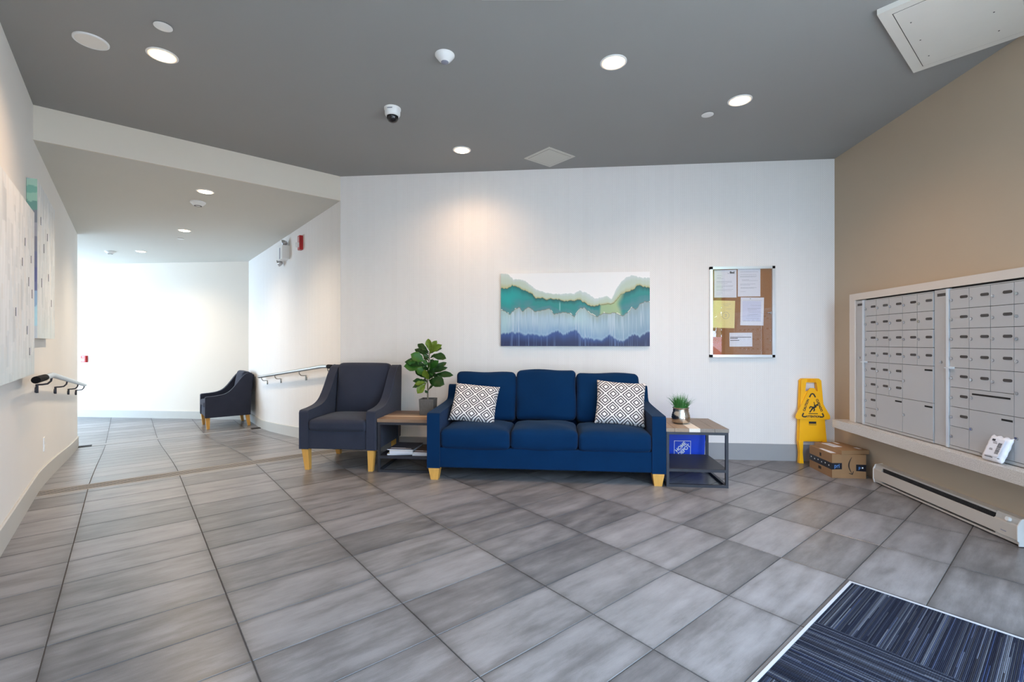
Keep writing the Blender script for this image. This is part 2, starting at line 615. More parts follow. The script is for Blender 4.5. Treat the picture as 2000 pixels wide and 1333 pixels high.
def obj(name, bm, m, parent=None, smooth=True, angle=38, loc=None):
    if isinstance(bm, bmesh.types.BMesh):
        bmesh.ops.recalc_face_normals(bm, faces=bm.faces)
        me = bpy.data.meshes.new(name)
        bm.to_mesh(me)
        bm.free()
        if smooth:
            me.polygons.foreach_set('use_smooth', [True] * len(me.polygons))
            me.set_sharp_from_angle(angle=R(angle))
    else:
        me = bm
    if m is not None:
        me.materials.clear()
        me.materials.append(m)
    o = bpy.data.objects.new(name, me)
    COL.objects.link(o)
    if parent is not None:
        o.parent = parent
    if loc is not None:
        o.location = loc
    return o


def tag(o, label=None, cat=None, group=None, kind=None):
    for k, v in (('label', label), ('category', cat), ('group', group), ('kind', kind)):
        if v:
            o[k] = v
    return o


def thing(name, label, cat, loc=(0, 0, 0), rotz=0.0, group=None):
    o = bpy.data.objects.new(name, None)
    o.empty_display_size = .1
    COL.objects.link(o)
    o.location = loc
    o.rotation_euler = (0, 0, rotz)
    return tag(o, label, cat, group)


def struct(name, bm, m, parent=None, smooth=False):
    o = obj(name, bm, m, parent, smooth)
    if parent is None:
        o['kind'] = 'structure'
    return o


def kids(o):
    return [c for c in bpy.data.objects if c.parent == o]


def dup(root_, loc, rotz, label):
    src = {}
    for c in bpy.data.objects:
        if c.parent is not None:
            src.setdefault(c.parent.name, []).append(c)

    def rec(o, par):
        n = o.copy()
        COL.objects.link(n)
        if par is not None:
            n.parent = par
        for c in src.get(o.name, []):
            rec(c, n)
        return n
    r = rec(root_, None)
    r.location = loc
    r.rotation_euler = (0, 0, rotz)
    r['label'] = label
    return r


def nb():
    return bmesh.new()


_font = {}


def text_mesh(body, size, bold=0.0, align='CENTER', extrude=0.0004, space=1.0):
    cu = bpy.data.curves.new('lettering', 'FONT')
    cu.body = body
    cu.size = size
    cu.align_x = align
    cu.align_y = 'CENTER'
    cu.extrude = extrude
    cu.offset = bold
    cu.space_character = space
    cu.resolution_u = 3
    o = bpy.data.objects.new('lettering', cu)
    COL.objects.link(o)
    bpy.context.view_layer.update()
    dg = bpy.context.evaluated_depsgraph_get()
    me = bpy.data.meshes.new_from_object(o.evaluated_get(dg))
    bpy.data.objects.remove(o)
    bpy.data.curves.remove(cu)
    return me


def lettering(name, body, size, m, parent, T, bold=0.0, align='CENTER', space=1.0, sx=1.0):
    me = text_mesh(body, size, bold, align, space=space)
    me.transform(T @ Matrix.Diagonal((sx, 1, 1, 1)))
    return obj(name, me, m, parent)


FACE = Matrix(((1, 0, 0, 0), (0, 0, -1, 0), (0, 1, 0, 0), (0, 0, 0, 1)))   # text plane: x right, y up, facing local -Y
# ------------------------------------------------------------------ the room
H, HL = 3.017, 2.75            # main ceiling, corridor ceiling
BY = 4.954                     # back wall
RX = 2.738                     # right wall
VL, VR = -.56, (-2.387 + 4.954) * S   # corridor walls (v)
U1, U2 = 5.30, 9.08            # ramp from u to u
ZLOW = -.32
FY = 8.53                      # far wall of the lower lobby
CORNER = Vector((-2.387, BY, 0))


def ramp_z(u):
    if u <= U1:
        return 0.0
    if u >= U2:
        return ZLOW
    t = (u - U1) / (U2 - U1)
    return ZLOW * (.7 * t + .3 * t * t * (3 - 2 * t))


def uv_of(x, y):
    return ((-x + y) * S, (x + y) * S)


def wall_seg(name, a, b, z0, z1, m, th=.12, side=1, extra=None):
    """upright wall from a to b (xy); its room face on the line, thickness to the right (side=1) or left"""
    a, b = Vector((a[0], a[1])), Vector((b[0], b[1]))
    d = (b - a).normalized()
    nrm = Vector((d.y, -d.x)) * side * th
    bm = nb()
    lo = [bm.verts.new((p.x, p.y, z0)) for p in (a, b, b + nrm, a + nrm)]
    hi = [bm.verts.new((p.x, p.y, z1)) for p in (a, b, b + nrm, a + nrm)]
    bm.faces.new(lo)
    bm.faces.new(hi)
    for i in range(4):
        bm.faces.new((lo[i], lo[(i + 1) % 4], hi[(i + 1) % 4], hi[i]))
    return struct(name, bm, m)


def slab(name, pts, z0, z1, m, parent=None):
    bm = nb()
    lo = [bm.verts.new((p[0], p[1], z0)) for p in pts]
    hi = [bm.verts.new((p[0], p[1], z1)) for p in pts]
    bm.faces.new(lo)
    bm.faces.new(hi)
    n = len(pts)
    for i in range(n):
        bm.faces.new((lo[i], lo[(i + 1) % n], hi[(i + 1) % n], hi[i]))
    return struct(name, bm, m, parent)


pA = P(FU, VL)                                         # left wall meets the glazed front
pB = Vector((RX, RX + FU / S, 0))                      # right wall meets the glazed front
pC2 = Vector((RX, BY, 0))
pD = P(5.19, VL)
FARC = Vector((VR / S - FY, FY, 0))                    # far wall meets the right corridor wall
LE = P(9.23, VL)                                       # end of the left wall
NY = 5.2                                               # near wall of the lobby


def xy(v):
    return (v.x, v.y)


# floor bed (the grout) : main part, ramp, lower lobby in one mesh
bm = nb()


def bed(loop, zf):
    top = [bm.verts.new((p[0], p[1], zf(*uv_of(p[0], p[1])) - .0034)) for p in loop]
    bot = [bm.verts.new((p[0], p[1], zf(*uv_of(p[0], p[1])) - .12)) for p in loop]
    bm.faces.new(top)
    bm.faces.new(bot[::-1])
    for i in range(len(loop)):
        j = (i + 1) % len(loop)
        bm.faces.new((top[i], top[j], bot[j], bot[i]))


bed([xy(P(FU - .3, VL - .2)), xy(P(FU - .3, 3.4)), (RX + .1, pB.y), (RX + .1, BY + .1), (CORNER.x, BY + .1), xy(P(5.19, VR + .1)), xy(P(5.30, VR + .1)), xy(P(5.30, VL - .1)), xy(P(5.19, VL - .1))], lambda u, v: 0)
us = [U1 + (U2 - U1) * i / 12 for i in range(13)]
for a, b in zip(us, us[1:]):
    bed([xy(P(a, VL - .1)), xy(P(a, VR + .1)), xy(P(b, VR + .1)), xy(P(b, VL - .1))], lambda u, v: ramp_z(u))
bed([xy(P(U2, VL - .1)), xy(P(U2, VR + .1)), xy(P((FARC.y - FARC.x) * S, VR + .1)), (FARC.x, FY + .1), (LWX - .1, FY + .1), (LWX - .1, NY - .1), xy(P(8.0, VL - .14)), xy(P(9.08, VL - .14))], lambda u, v: ZLOW)
floor = struct('floor', bm, M['grout'])


# porcelain tiles, 0.61 x 0.305 m, each its own piece
def clip(poly, a, b):
    """keep the part of poly on the left of a->b"""
    out = []
    n = len(poly)
    f = lambda p: (b[0] - a[0]) * (p[1] - a[1]) - (b[1] - a[1]) * (p[0] - a[0])
    for i in range(n):
        p, q = poly[i], poly[(i + 1) % n]
        fp, fq = f(p), f(q)
        if fp >= 0:
            out.append(p)
        if (fp > 0) != (fq > 0) and abs(fp - fq) > 1e-12:
            t = fp / (fp - fq)
            out.append((p[0] + (q[0] - p[0]) * t, p[1] + (q[1] - p[1]) * t))
    return out


def area(p):
    return abs(sum(p[i][0] * p[(i + 1) % len(p)][1] - p[(i + 1) % len(p)][0] * p[i][1] for i in range(len(p)))) / 2


def tile_mesh(poly):
    bm = nb()
    cx = sum(p[0] for p in poly) / len(poly)
    cy = sum(p[1] for p in poly) / len(poly)
    ins = []
    for p in poly:
        d = Vector((cx - p[0], cy - p[1]))
        d = d.normalized() * min(.0022, d.length * .2)
        ins.append((p[0] + d.x, p[1] + d.y))
    top = [bm.verts.new((p[0], p[1], 0)) for p in ins]
    mid = [bm.verts.new((p[0], p[1], -.0013)) for p in poly]
    bot = [bm.verts.new((p[0], p[1], -.008)) for p in poly]
    bm.faces.new(top)
    n = len(poly)
    for i in range(n):
        j = (i + 1) % n
        bm.faces.new((mid[i], mid[j], top[j], top[i]))
        bm.faces.new((bot[i], bot[j], mid[j], mid[i]))
    bmesh.ops.recalc_face_normals(bm, faces=bm.faces)
    me = bpy.data.meshes.new('tile')
    bm.to_mesh(me)
    bm.free()
    me.materials.append(M['tile'])
    return me


TV, TU = .6105, .3050
V0, Q0 = .362, 1.366
full_tile = None
n_tiles = 0


def lay(poly_uv, umin, umax, vmin, vmax, q0, zf, pitch=TU, gap=.0021):
    """poly_uv: convex region in (v, u), counter-clockwise"""
    global full_tile, n_tiles
    i0, i1 = math.floor((umin - q0) / pitch), math.ceil((umax - q0) / pitch)
    j0, j1 = math.floor((vmin - V0) / TV), math.ceil((vmax - V0) / TV)
    for i in range(i0, i1):
        for j in range(j0, j1):
            v0, v1 = V0 + j * TV + .0023, V0 + (j + 1) * TV - .0023
            u0, u1 = q0 + i * pitch + gap, q0 + (i + 1) * pitch - gap
            cell = [(v0, u0), (v1, u0), (v1, u1), (v0, u1)]
            c = cell
            for k in range(len(poly_uv)):
                c = clip(c, poly_uv[k], poly_uv[(k + 1) % len(poly_uv)])
                if len(c) < 3:
                    break
            if len(c) < 3 or area(c) < .0012:
                continue
            d = []
            for p in c:
                if not d or (abs(p[0] - d[-1][0]) + abs(p[1] - d[-1][1])) > 1e-4:
                    d.append(p)
            if len(d) > 2 and (abs(d[0][0] - d[-1][0]) + abs(d[0][1] - d[-1][1])) < 1e-4:
                d.pop()
            if len(d) < 3:
                continue
            cv, cu_ = (v0 + v1) / 2, (u0 + u1) / 2
            whole = abs(area(d) - area(cell)) < 1e-6
            if whole and full_tile is not None and abs(pitch - TU) < 1e-6:
                me = full_tile
            else:
                me = tile_mesh([(p[0] - cv, p[1] - cu_) for p in d])
                if whole and abs(pitch - TU) < 1e-6:
                    full_tile = me
            o = bpy.data.objects.new('tile', me)
            COL.objects.link(o)
            o.parent = floor
            za, zb = zf(u0), zf(u1)
            o.matrix_local = Matrix.Translation(P(cu_, cv, (za + zb) / 2)) @ Matrix.Rotation(R(45), 4, 'Z') @ Matrix.Rotation(math.atan2(zb - za, u1 - u0), 4, 'X')
            n_tiles += 1


def to_vu(p):
    u, v = uv_of(p[0], p[1])
    return (v, u)


t_c2 = to_vu(pC2)
t_c1 = (BY / S - 5.115, 5.115)                 # where the back wall reaches u = 5.115
main_poly = [(VL, FU), to_vu(pB), t_c2, t_c1, (VL, 5.115)]
lay(main_poly, FU, 5.115, VL, 5.6, Q0, lambda u: 0.0)
RP = (U2 - U1) / 12
lay([(VL, U1), (VR, U1), (VR, U2), (VL, U2)], U1, U2, VL, VR, U1, ramp_z, RP, .0014)
fv = lambda p: to_vu(p)
LV = -2.05
lob = [(NY / S - 9.22 + .01, 9.22), (VR, 9.22), to_vu(FARC), (LV, FY / S - LV), (LV, NY / S - LV + .01)]
lay(lob, 9.22, 14.4, LV, VR, 9.22, lambda u: ZLOW, TU + .00001, .0014)
print('tiles', n_tiles)

# grooved nosing strips at the head and the foot of the ramp
bm = nb()
T45 = Matrix.Rotation(R(45), 4, 'Z')
bx(bm, VL + .004, VR - .004, 5.116, 5.300, -.012, -.0010, T45)
obj('strip_bed', bm, M['dark'], floor, smooth=False)
for k in range(5):
    a = 5.118 + k * .037
    bm = nb()
    bx(bm, VL + .004, VR - .004, a + (.0 if k == 0 else .009), a + (.033 if k == 4 else .026), -.004, .0, T45)
    obj('nosing_bar', bm, M['nosing'], floor, smooth=False)
for k in range(3):
    a = 9.085 + k * .045
    bm = nb()
    bx(bm, VL + .02, VR - .02, a, a + .042, ZLOW - .006, ZLOW + .002, T45)
    obj('nosing_bar', bm, M['nosing_pale'], floor, smooth=False)
bm = nb()
for va, vb in ((VL + .016, VL + .16), (VR - .16, VR - .016)):
    bm = nb()
    bx(bm, va, vb, 9.086, 9.20, ZLOW + .0015, ZLOW + .007, T45)
    obj('strip_end', bm, M['dark'], floor, smooth=False)

# walls
ZB = -.45
wall_seg('wall_left', xy(P(FU - .12, VL)), xy(LE), ZB, H + .1, M['paint'], .14, -1)
wall_seg('wall_back', (CORNER.x, BY), (RX, BY), -.1, H + .1, M['wallpaper'], .10, -1)
wall_seg('wall_right', (RX, pB.y - .05), (RX, BY + .1), -.1, H + .1, M['paint_tan'], .12, 1)
# the corridor wall is built in its own axes so the paper pattern runs along it
clen = math.hypot(FARC.x - CORNER.x, FARC.y - CORNER.y)
bm = nb()
bx(bm, -.003, clen + .05, -.10, 0, ZB, HL + .35)
wc = struct('wall_corridor', bm, M['wallpaper'])
wc.location = CORNER
wc.rotation_euler = (0, 0, R(135))
wall_seg('wall_far', (LWX - .1, FY), (FARC.x + .12, FY), ZB, HL + .1, M['paint_light'], .12, -1)
wall_seg('wall_near', (-9.5, NY), (-6.2, NY), ZB, HL + .1, M['paint_light'], .12, 1)
# soffit face between the two ceilings
bm = nb()
prism(bm, [(VL, 5.112), (VR + .003, 5.19), (VR + .003, 5.21), (VL, 5.132)], H + .05 - HL, T45 @ Matrix.Translation((0, 0, HL)))
struct('wall_soffit', bm, M['paint_beige'])
# ceilings
slab('ceiling', [xy(P(FU - .15, VL - .1)), (RX + .1, pB.y - .2), (RX + .1, BY + .08), (CORNER.x, BY + .08), xy(P(5.19, VR)), xy(P(5.109, VL - .1))], H, H + .12, M['ceiling'])
slab('ceiling', [xy(P(5.1295, VL - .1)), xy(P(5.213, VR + .08)), (FARC.x + .08, FY + .1), (LWX - .1, FY + .1), (LWX - .1, NY - .1), (-6.25, NY - .1)], HL, HL + .12, M['ceiling_low'])


# baseboards
def board_along(name, u_list, v_face, th, m, h=.15):
    bm = nb()
    prev = None
    s_ = 1 if th > 0 else -1
    for u in u_list:
        z = ramp_z(u)
        ring = [bm.verts.new(P(u, v_face, z - .01)), bm.verts.new(P(u, v_face + th, z - .01)), bm.verts.new(P(u, v_face + th, z + h - .006)), bm.verts.new(P(u, v_face + th * .55, z + h)), bm.verts.new(P(u, v_face, z + h))]
        if prev:
            for i in range(5):
                j = (i + 1) % 5
                bm.faces.new((prev[i], prev[j], ring[j], ring[i]))
        else:
            bm.faces.new(ring)
        prev = ring
    bm.faces.new(prev[::-1])
    return struct(name, bm, m)


ul = [FU] + [U1 + (U2 - U1) * i / 12 for i in range(13)]
board_along('baseboard_left', ul + [9.235], VL, .014, M['base_light'])
board_along('baseboard_corridor', [5.19] + ul[1:] + [(FARC.y - FARC.x) * S], VR, -.014, M['base_light'])
bm = nb()
bx(bm, CORNER.x + .02, RX, BY - .014, BY, 0, .166)
soften(bm, .003, 1)
struct('baseboard_back', bm, M['base_grey'])
bm = nb()
bx(bm, LWX, FARC.x - .01, FY - .014, FY, ZLOW, ZLOW + .145)
soften(bm, .003, 1)
struct('baseboard_far', bm, M['base_light'])
bm = nb()
bx(bm, RX - .014, RX, pB.y + .02, 2.95, 0, .15)
soften(bm, .003, 1)
struct('baseboard_right', bm, M['base_grey'])

# glazed entrance front behind the photographer : frame, mullions, panes
bm = nb()
vlo, vhi = VL, to_vu(pB)[0]
bx(bm, vlo, vhi, FU - .07, FU, H - .30, H + .05, T45)
bx(bm, vlo, vhi, FU - .07, FU, -.02, .07, T45)
wf = struct('window_1', bm, M['frame_dark'])
nm = 4
for k in range(nm + 1):
    v_ = vlo + (vhi - vlo - .05) * k / nm
    bm = nb()
    bx(bm, v_, v_ + .05, FU - .08, FU + .01, .07, H - .30, T45)
    obj('mullion', bm, M['frame_dark'], wf, smooth=False)
    if k < nm:
        bm = nb()
        bx(bm, v_ + .05, v_ + (vhi - vlo - .05) / nm, FU - .045, FU - .037, .07, H - .30, T45)
        obj('pane', bm, M['glass'], wf, smooth=False)
# lobby window round the corner of the left wall
bm = nb()
bx(bm, LWX - .08, LWX, NY, FY, HL - .10, HL + .05)
bx(bm, LWX - .08, LWX, NY, FY, ZLOW - .02, ZLOW + .08)
wl = struct('window_2', bm, M['frame_dark'])
for k in range(4):
    y_ = NY + (FY - NY - .05) * k / 3
    bm = nb()
    bx(bm, LWX - .08, LWX + .01, y_, y_ + .05, ZLOW + .08, HL - .10)
    obj('mullion', bm, M['frame_dark'], wl, smooth=False)
    if k < 3:
        bm = nb()
        bx(bm, LWX - .045, LWX - .037, y_ + .05, y_ + (FY - NY - .05) / 3, ZLOW + .08, HL - .10)
        obj('pane', bm, M['glass'], wl, smooth=False)
bm = nb()  # second lobby window, unseen, added to bring more light into the lobby
bx(bm, LWX, -9.5, NY - .08, NY, HL - .10, HL + .05)
bx(bm, LWX, -9.5, NY - .08, NY, ZLOW - .02, ZLOW + .08)
wn3 = struct('added_window_3', bm, M['frame_dark'])
for k in range(3):
    x_ = LWX + (-9.5 - LWX - .05) * k / 2
    bm = nb()
    bx(bm, x_, x_ + .05, NY - .08, NY + .01, ZLOW + .08, HL - .10)
    obj('mullion', bm, M['frame_dark'], wn3, smooth=False)
    if k < 2:
        bm = nb()
        bx(bm, x_ + .05, x_ + (-9.5 - LWX - .05) / 2, NY - .045, NY - .037, ZLOW + .08, HL - .10)
        obj('pane', bm, M['glass'], wn3, smooth=False)
# ------------------------------------------------------------------ armchairs
def side_profile(front, pts, depth, z0):
    return [(0, z0)] + [(p[0] * depth, p[1]) for p in pts] + [(depth - .015, z0)]


def smooth_curve(pts, n=5):
    """Catmull-Rom through 2D points"""
    out = []
    for i in range(len(pts) - 1):
        p0 = pts[max(i - 1, 0)]
        p1, p2 = pts[i], pts[i + 1]
        p3 = pts[min(i + 2, len(pts) - 1)]
        for k in range(n):
            t = k / n
            out.append(tuple(.5 * ((2 * p1[a]) + (-p0[a] + p2[a]) * t + (2 * p0[a] - 5 * p1[a] + 4 * p2[a] - p3[a]) * t * t + (-p0[a] + 3 * p1[a] - 3 * p2[a] + p3[a]) * t ** 3) for a in (0, 1)))
    out.append(pts[-1])
    return out


ARM = [(0.0, .535), (.015, .556), (.06, .562), (.20, .568), (.36, .585), (.48, .622), (.58, .690), (.67, .775), (.76, .865), (.84, .925), (.92, .950), (.985, .946), (1.0, .925)]
CW, CD = .735, .72


def leg_bm(x, y, ztop, w_top, w_bot, dx=0.0, dy=0.0):
    bm = nb()
    lo = [bm.verts.new((x + dx + a * w_bot / 2, y + dy + b * w_bot / 2, 0)) for a, b in ((-1, -1), (1, -1), (1, 1), (-1, 1))]
    hi = [bm.verts.new((x + a * w_top / 2, y + b * w_top / 2, ztop)) for a, b in ((-1, -1), (1, -1), (1, 1), (-1, 1))]
    bm.faces.new(lo[::-1])
    bm.faces.new(hi)
    for i in range(4):
        bm.faces.new((lo[i], lo[(i + 1) % 4], hi[(i + 1) % 4], hi[i]))
    soften(bm, .003, 1)
    return bm


def make_armchair(loc, rotz, label):
    t = thing('armchair', label, 'armchair', loc, rotz, 'charcoal armchairs in the lobby')
    f, z0 = M['charcoal'], .20
    crv = smooth_curve(ARM, 4)
    th = .088
    for sx in (-1, 1):
        bm = nb()
        prof = [(p[0] * CD - CD / 2, p[1]) for p in crv]
        poly = [(-CD / 2, z0)] + prof + [(CD / 2 - .03, z0)]
        x0 = -CW / 2 if sx < 0 else CW / 2 - th
        prism(bm, poly, th, Matrix.Translation((x0, 0, 0)) @ TYZ)
        soften(bm, .012, 3, 50)
        arm = obj('arm', bm, f, t)
        bm = nb()
        xo = -CW / 2 + .008 if sx < 0 else CW / 2 - .008
        tube(bm, [(xo, -CD / 2 + .002, z0 + .01)] + [(xo, p[0], p[1] - .003) for p in prof[2:-4]], .0055, 6)
        obj('piping', bm, M['piping'], arm)
    bm = nb()
    rbox(bm, -CW / 2 + th - .01, CW / 2 - th + .01, -CD / 2 + .012, CD / 2 - .09, z0, .385, .012, 4)
    obj('seat_base', bm, f, t)
    bm = nb()
    rbox(bm, -CW / 2 + th + .003, CW / 2 - th - .003, -CD / 2 - .012, CD / 2 - .20, .372, .472, .032, 10, (0, .006, .022))
    obj('seat_cushion', bm, f, t)
    # back shell and back cushion lean backwards
    T = Matrix.Translation((0, CD / 2 - .105, .40)) @ Matrix.Rotation(R(-8), 4, 'X')
    bm = nb()
    rbox(bm, -CW / 2 + th - .012, CW / 2 - th + .012, .01, .085, -.18, .535, .03, 6, T=T)
    obj('back_shell', bm, f, t)
    bm = nb()
    rbox(bm, -CW / 2 + th + .002, CW / 2 - th - .002, -.115, .03, .02, .565, .045, 10, (0, .035, .006), T=T)
    bc = obj('back_cushion', bm, f, t)
    for x, y, dx, dy in ((-CW / 2 + .05, -CD / 2 + .042, .012, .01), (CW / 2 - .05, -CD / 2 + .042, -.012, .01), (-CW / 2 + .05, CD / 2 - .075, .012, .03), (CW / 2 - .05, CD / 2 - .075, -.012, .03)):
        obj('leg', leg_bm(x, y, z0 + .01, .064, .042, dx, dy), M['honey'], t, smooth=False)
    return t


chair = make_armchair((-2.026, 4.492, 0), 0, 'charcoal armchair with honey wood legs beside the small table with magazines')
dup(chair, P(9.88, 1.385, ZLOW), R(-45), 'charcoal armchair seen from the side, alone at the bottom of the ramp')

# ------------------------------------------------------------------ sofa
SX0, SX1, SY0, SY1 = -1.128, .884, 3.955, 4.83
sofa = thing('sofa', 'navy blue three-seat sofa with honey wood feet against the papered wall', 'sofa', ((SX0 + SX1) / 2, SY0, 0))
hw = (SX1 - SX0) / 2
SARM = [(0.0, .555), (.012, .574), (.05, .580), (.40, .590), (.70, .603), (.785, .625), (.815, .680), (.835, .735), (.86, .752), (.90, .752)]
f = M['navy']
for sx in (-1, 1):
    bm = nb()
    prof = smooth_curve([(p[0] / .90 * (SY1 - SY0), p[1]) for p in SARM], 4)
    poly = [(0, .105)] + prof + [(SY1 - SY0, .105)]
    x0 = -hw if sx < 0 else hw - .112
    prism(bm, poly, .112, Matrix.Translation((x0, 0, 0)) @ TYZ)
    soften(bm, .026, 4, 50)
    obj('arm', bm, f, sofa)
bm = nb()
rbox(bm, -hw + .10, hw - .10, .012, SY1 - SY0 - .03, .108, .285, .014, 6)
obj('base_rail', bm, f, sofa)
bm = nb()
rbox(bm, -hw + .10, hw - .10, SY1 - SY0 - .12, SY1 - SY0, .12, .745, .03, 6)
obj('back_frame', bm, f, sofa)
cx0 = (SX0 + SX1) / 2
seats = ((-1.012, -.412, 0), (-.405, .165, .006), (.174, .772, -.004))
for a, b, dz in seats:
    bm = nb()
    rbox(bm, a - cx0, b - cx0, -.012 + abs(dz) * 2, .50, .278, .430 + dz, .036, 12, (.004, .010, .036), lump=.0028, seed=a * 7)
    obj('seat_cushion', bm, f, sofa)
backs = ((-1.000, -.410, .385, .884, -2), (-.405, .168, .40, .908, 0), (.176, .766, .385, .880, 2))
for a, b, zb, zt, yaw in backs:
    w_ = (b - a) / 2
    T = Matrix.Translation(((a + b) / 2 - cx0, .585, zb)) @ Matrix.Rotation(R(yaw * .5), 4, 'Z') @ Matrix.Rotation(R(-12), 4, 'X')
    bm = nb()
    rbox(bm, -w_, w_, -.10, .09, .04, (zt - zb) * 1.012, .042, 12, (.004, .048, .008), T=T, lump=.004, seed=a * 5)
    obj('back_cushion', bm, f, sofa)
for x in (-hw + .06, hw - .06):
    for y in (.05, SY1 - SY0 - .07):
        obj('foot', leg_bm(x, y, .112, .098, .062, 0, .0), M['honey'], sofa, smooth=False)


def pillow(name, label, loc, rx, ry, rz, w_, h_, d_):
    bm = nb()
    n = 26
    grid = {}
    for side in (1, -1):
        for i in range(n + 1):
            for j in range(n + 1):
                x, y = i / n * 2 - 1, j / n * 2 - 1
                edge = i in (0, n) or j in (0, n)
                if edge and side < 0:
                    grid[(side, i, j)] = grid[(1, i, j)]
                    continue
                pin = 1 - .055 * (1 - x * x) * abs(y) ** 3 * 1.0
                pin2 = 1 - .055 * (1 - y * y) * abs(x) ** 3
                z = side * d_ / 2 * ((1 - x ** 4) * (1 - y ** 4)) ** .42 if not edge else 0
                grid[(side, i, j)] = bm.verts.new((x * w_ / 2 * pin2, y * h_ / 2 * pin, z))
        for i in range(n):
            for j in range(n):
                q = [grid[(side, i, j)], grid[(side, i + 1, j)], grid[(side, i + 1, j + 1)], grid[(side, i, j + 1)]]
                if len(set(q)) == 4:
                    bm.faces.new(q if side > 0 else q[::-1])
    o = obj(name, bm, M['diamond'], smooth=True, angle=80)
    o.location = loc
    o.rotation_euler = Euler((rx, ry, rz), 'XYZ')
    return tag(o, label, 'pillow', 'patterned throw pillows on the sofa')


def lean(loc, tilt, roll, yaw):
    return Matrix.Translation(loc) @ Matrix.Rotation(R(yaw), 4, 'Z') @ Matrix.Rotation(R(90 - tilt), 4, 'X') @ Matrix.Rotation(R(roll), 4, 'Z')


for nm_, lab, loc, tilt, roll, yaw, w_, h_ in (
        ('throw_pillow', 'grey and white diamond-patterned pillow on the sofa seat next to the leafy plant', (-.775, 4.315, .622), 33, -6, 3, .425, .385),
        ('throw_pillow', 'grey and white diamond-patterned pillow on the sofa seat next to the grass pot', (.560, 4.315, .640), 24, -4, -3, .44, .41)):
    p = pillow(nm_, lab, (0, 0, 0), 0, 0, 0, w_, h_, .12)
    p.matrix_world = lean(loc, tilt, roll, yaw)


# ------------------------------------------------------------------ side tables
def frame_bar(name, x0, x1, y0, y1, z0, z1, par):
    bm = nb()
    bx(bm, x0, x1, y0, y1, z0, z1)
    soften(bm, .0015, 1)
    return obj(name, bm, M['black_steel'], par, smooth=False)


def side_table(label, loc, w_, d_, h_, planks, along, shelf_z=.15):
    t = thing('side_table', label, 'side table', loc, 0, 'plank-topped side tables')
    s_ = .022
    for x in (0, w_ - s_):
        for y in (0, d_ - s_):
            frame_bar('post', x, x + s_, y, y + s_, 0, h_ - .026, t)
    for z in (0, shelf_z - .024, h_ - .052):
        for y in (0, d_ - s_):
            frame_bar('rail', s_, w_ - s_, y, y + s_, z, z + s_, t)
        for x in (0, w_ - s_):
            frame_bar('rail', x, x + s_, s_, d_ - s_, z, z + s_, t)
    bm = nb()
    bx(bm, s_ * .6, w_ - s_ * .6, s_ * .6, d_ - s_ * .6, shelf_z - .006, shelf_z)
    obj('shelf', bm, M['shelf_black'], t, smooth=False)
    tot = sum(p[0] for p in planks)
    q = 0.0
    for wd, mt in planks:
        a, b = q / tot, (q + wd) / tot
        q += wd
        bm = nb()
        e = .0012
        if along == 'x':
            bx(bm, -.004, w_ + .004, -.004 + a * (d_ + .008) + e, -.004 + b * (d_ + .008) - e, h_ - .029, h_)
        else:
            bx(bm, -.004 + a * (w_ + .008) + e, -.004 + b * (w_ + .008) - e, -.004, d_ + .004, h_ - .029, h_)
        soften(bm, .002, 1)
        obj('plank', bm, M[mt], t, smooth=False)
    return t


side_table('side table with brown planks and black frame between the armchair and the sofa', (-1.648, 4.155, 0), .50, .52, .487,
           [(.15, 'wood_brown'), (.06, 'wood_light'), (.09, 'wood_brown'), (.22, 'wood_dark')], 'x')
side_table('side table with one white plank and black frame, at the end of the sofa', (.890, 3.972, 0), .492, .53, .483,
           [(.08, 'wood_tan'), (.13, 'wood_tan'), (.105, 'wood_white'), (.13, 'wood_grey'), (.13, 'wood_grey')], 'y')


# magazines on the lower shelf
def magazine(label, loc, w_, d_, h_, cover, rz, pages=True):
    t = thing('magazine', label, 'magazine', loc, R(rz), 'magazines on the shelf of the small table')
    bm = nb()
    bx(bm, -w_ / 2 + .002, w_ / 2 - .002, -d_ / 2 + .002, d_ / 2 - .002, 0, h_ - .001)
    obj('pages', bm, M['pages'], t, smooth=False)
    bm = nb()
    bx(bm, -w_ / 2, w_ / 2, -d_ / 2, d_ / 2, h_ - .001, h_)
    soften(bm, .0004, 1)
    c = obj('cover', bm, M[cover], t, smooth=False)
    bm = nb()
    bx(bm, -w_ / 2 + .02, w_ / 2 - .03, -d_ / 2 + .03, -d_ / 2 + .045, h_, h_ + .0004)
    bx(bm, -w_ / 2 + .02, w_ / 2 - .09, -d_ / 2 + .055, -d_ / 2 + .062, h_, h_ + .0004)
    obj('printed_lines', bm, M['paper'], c, smooth=False)
    return t


zs = .1505
magazine('cream magazine at the bottom, poking out of the stack towards the armchair', (-1.475, 4.345, zs), .23, .30, .012, 'cover_light', 8)
magazine('thick white-edged magazine lying in the middle of the taller stack', (-1.435, 4.325, zs + .0125), .225, .28, .030, 'cover_light', -1)
magazine('dark-covered magazine on top of the taller stack', (-1.445, 4.345, zs + .043), .25, .30, .010, 'cover_dark', -2)
magazine('cream magazine under the brown one, against the sofa end', (-1.245, 4.325, zs), .18, .28, .020, 'cover_light', 1)
magazine('brown-covered magazine on the lower stack beside the sofa', (-1.245, 4.330, zs + .0205), .185, .285, .012, 'cover_brown', -1)

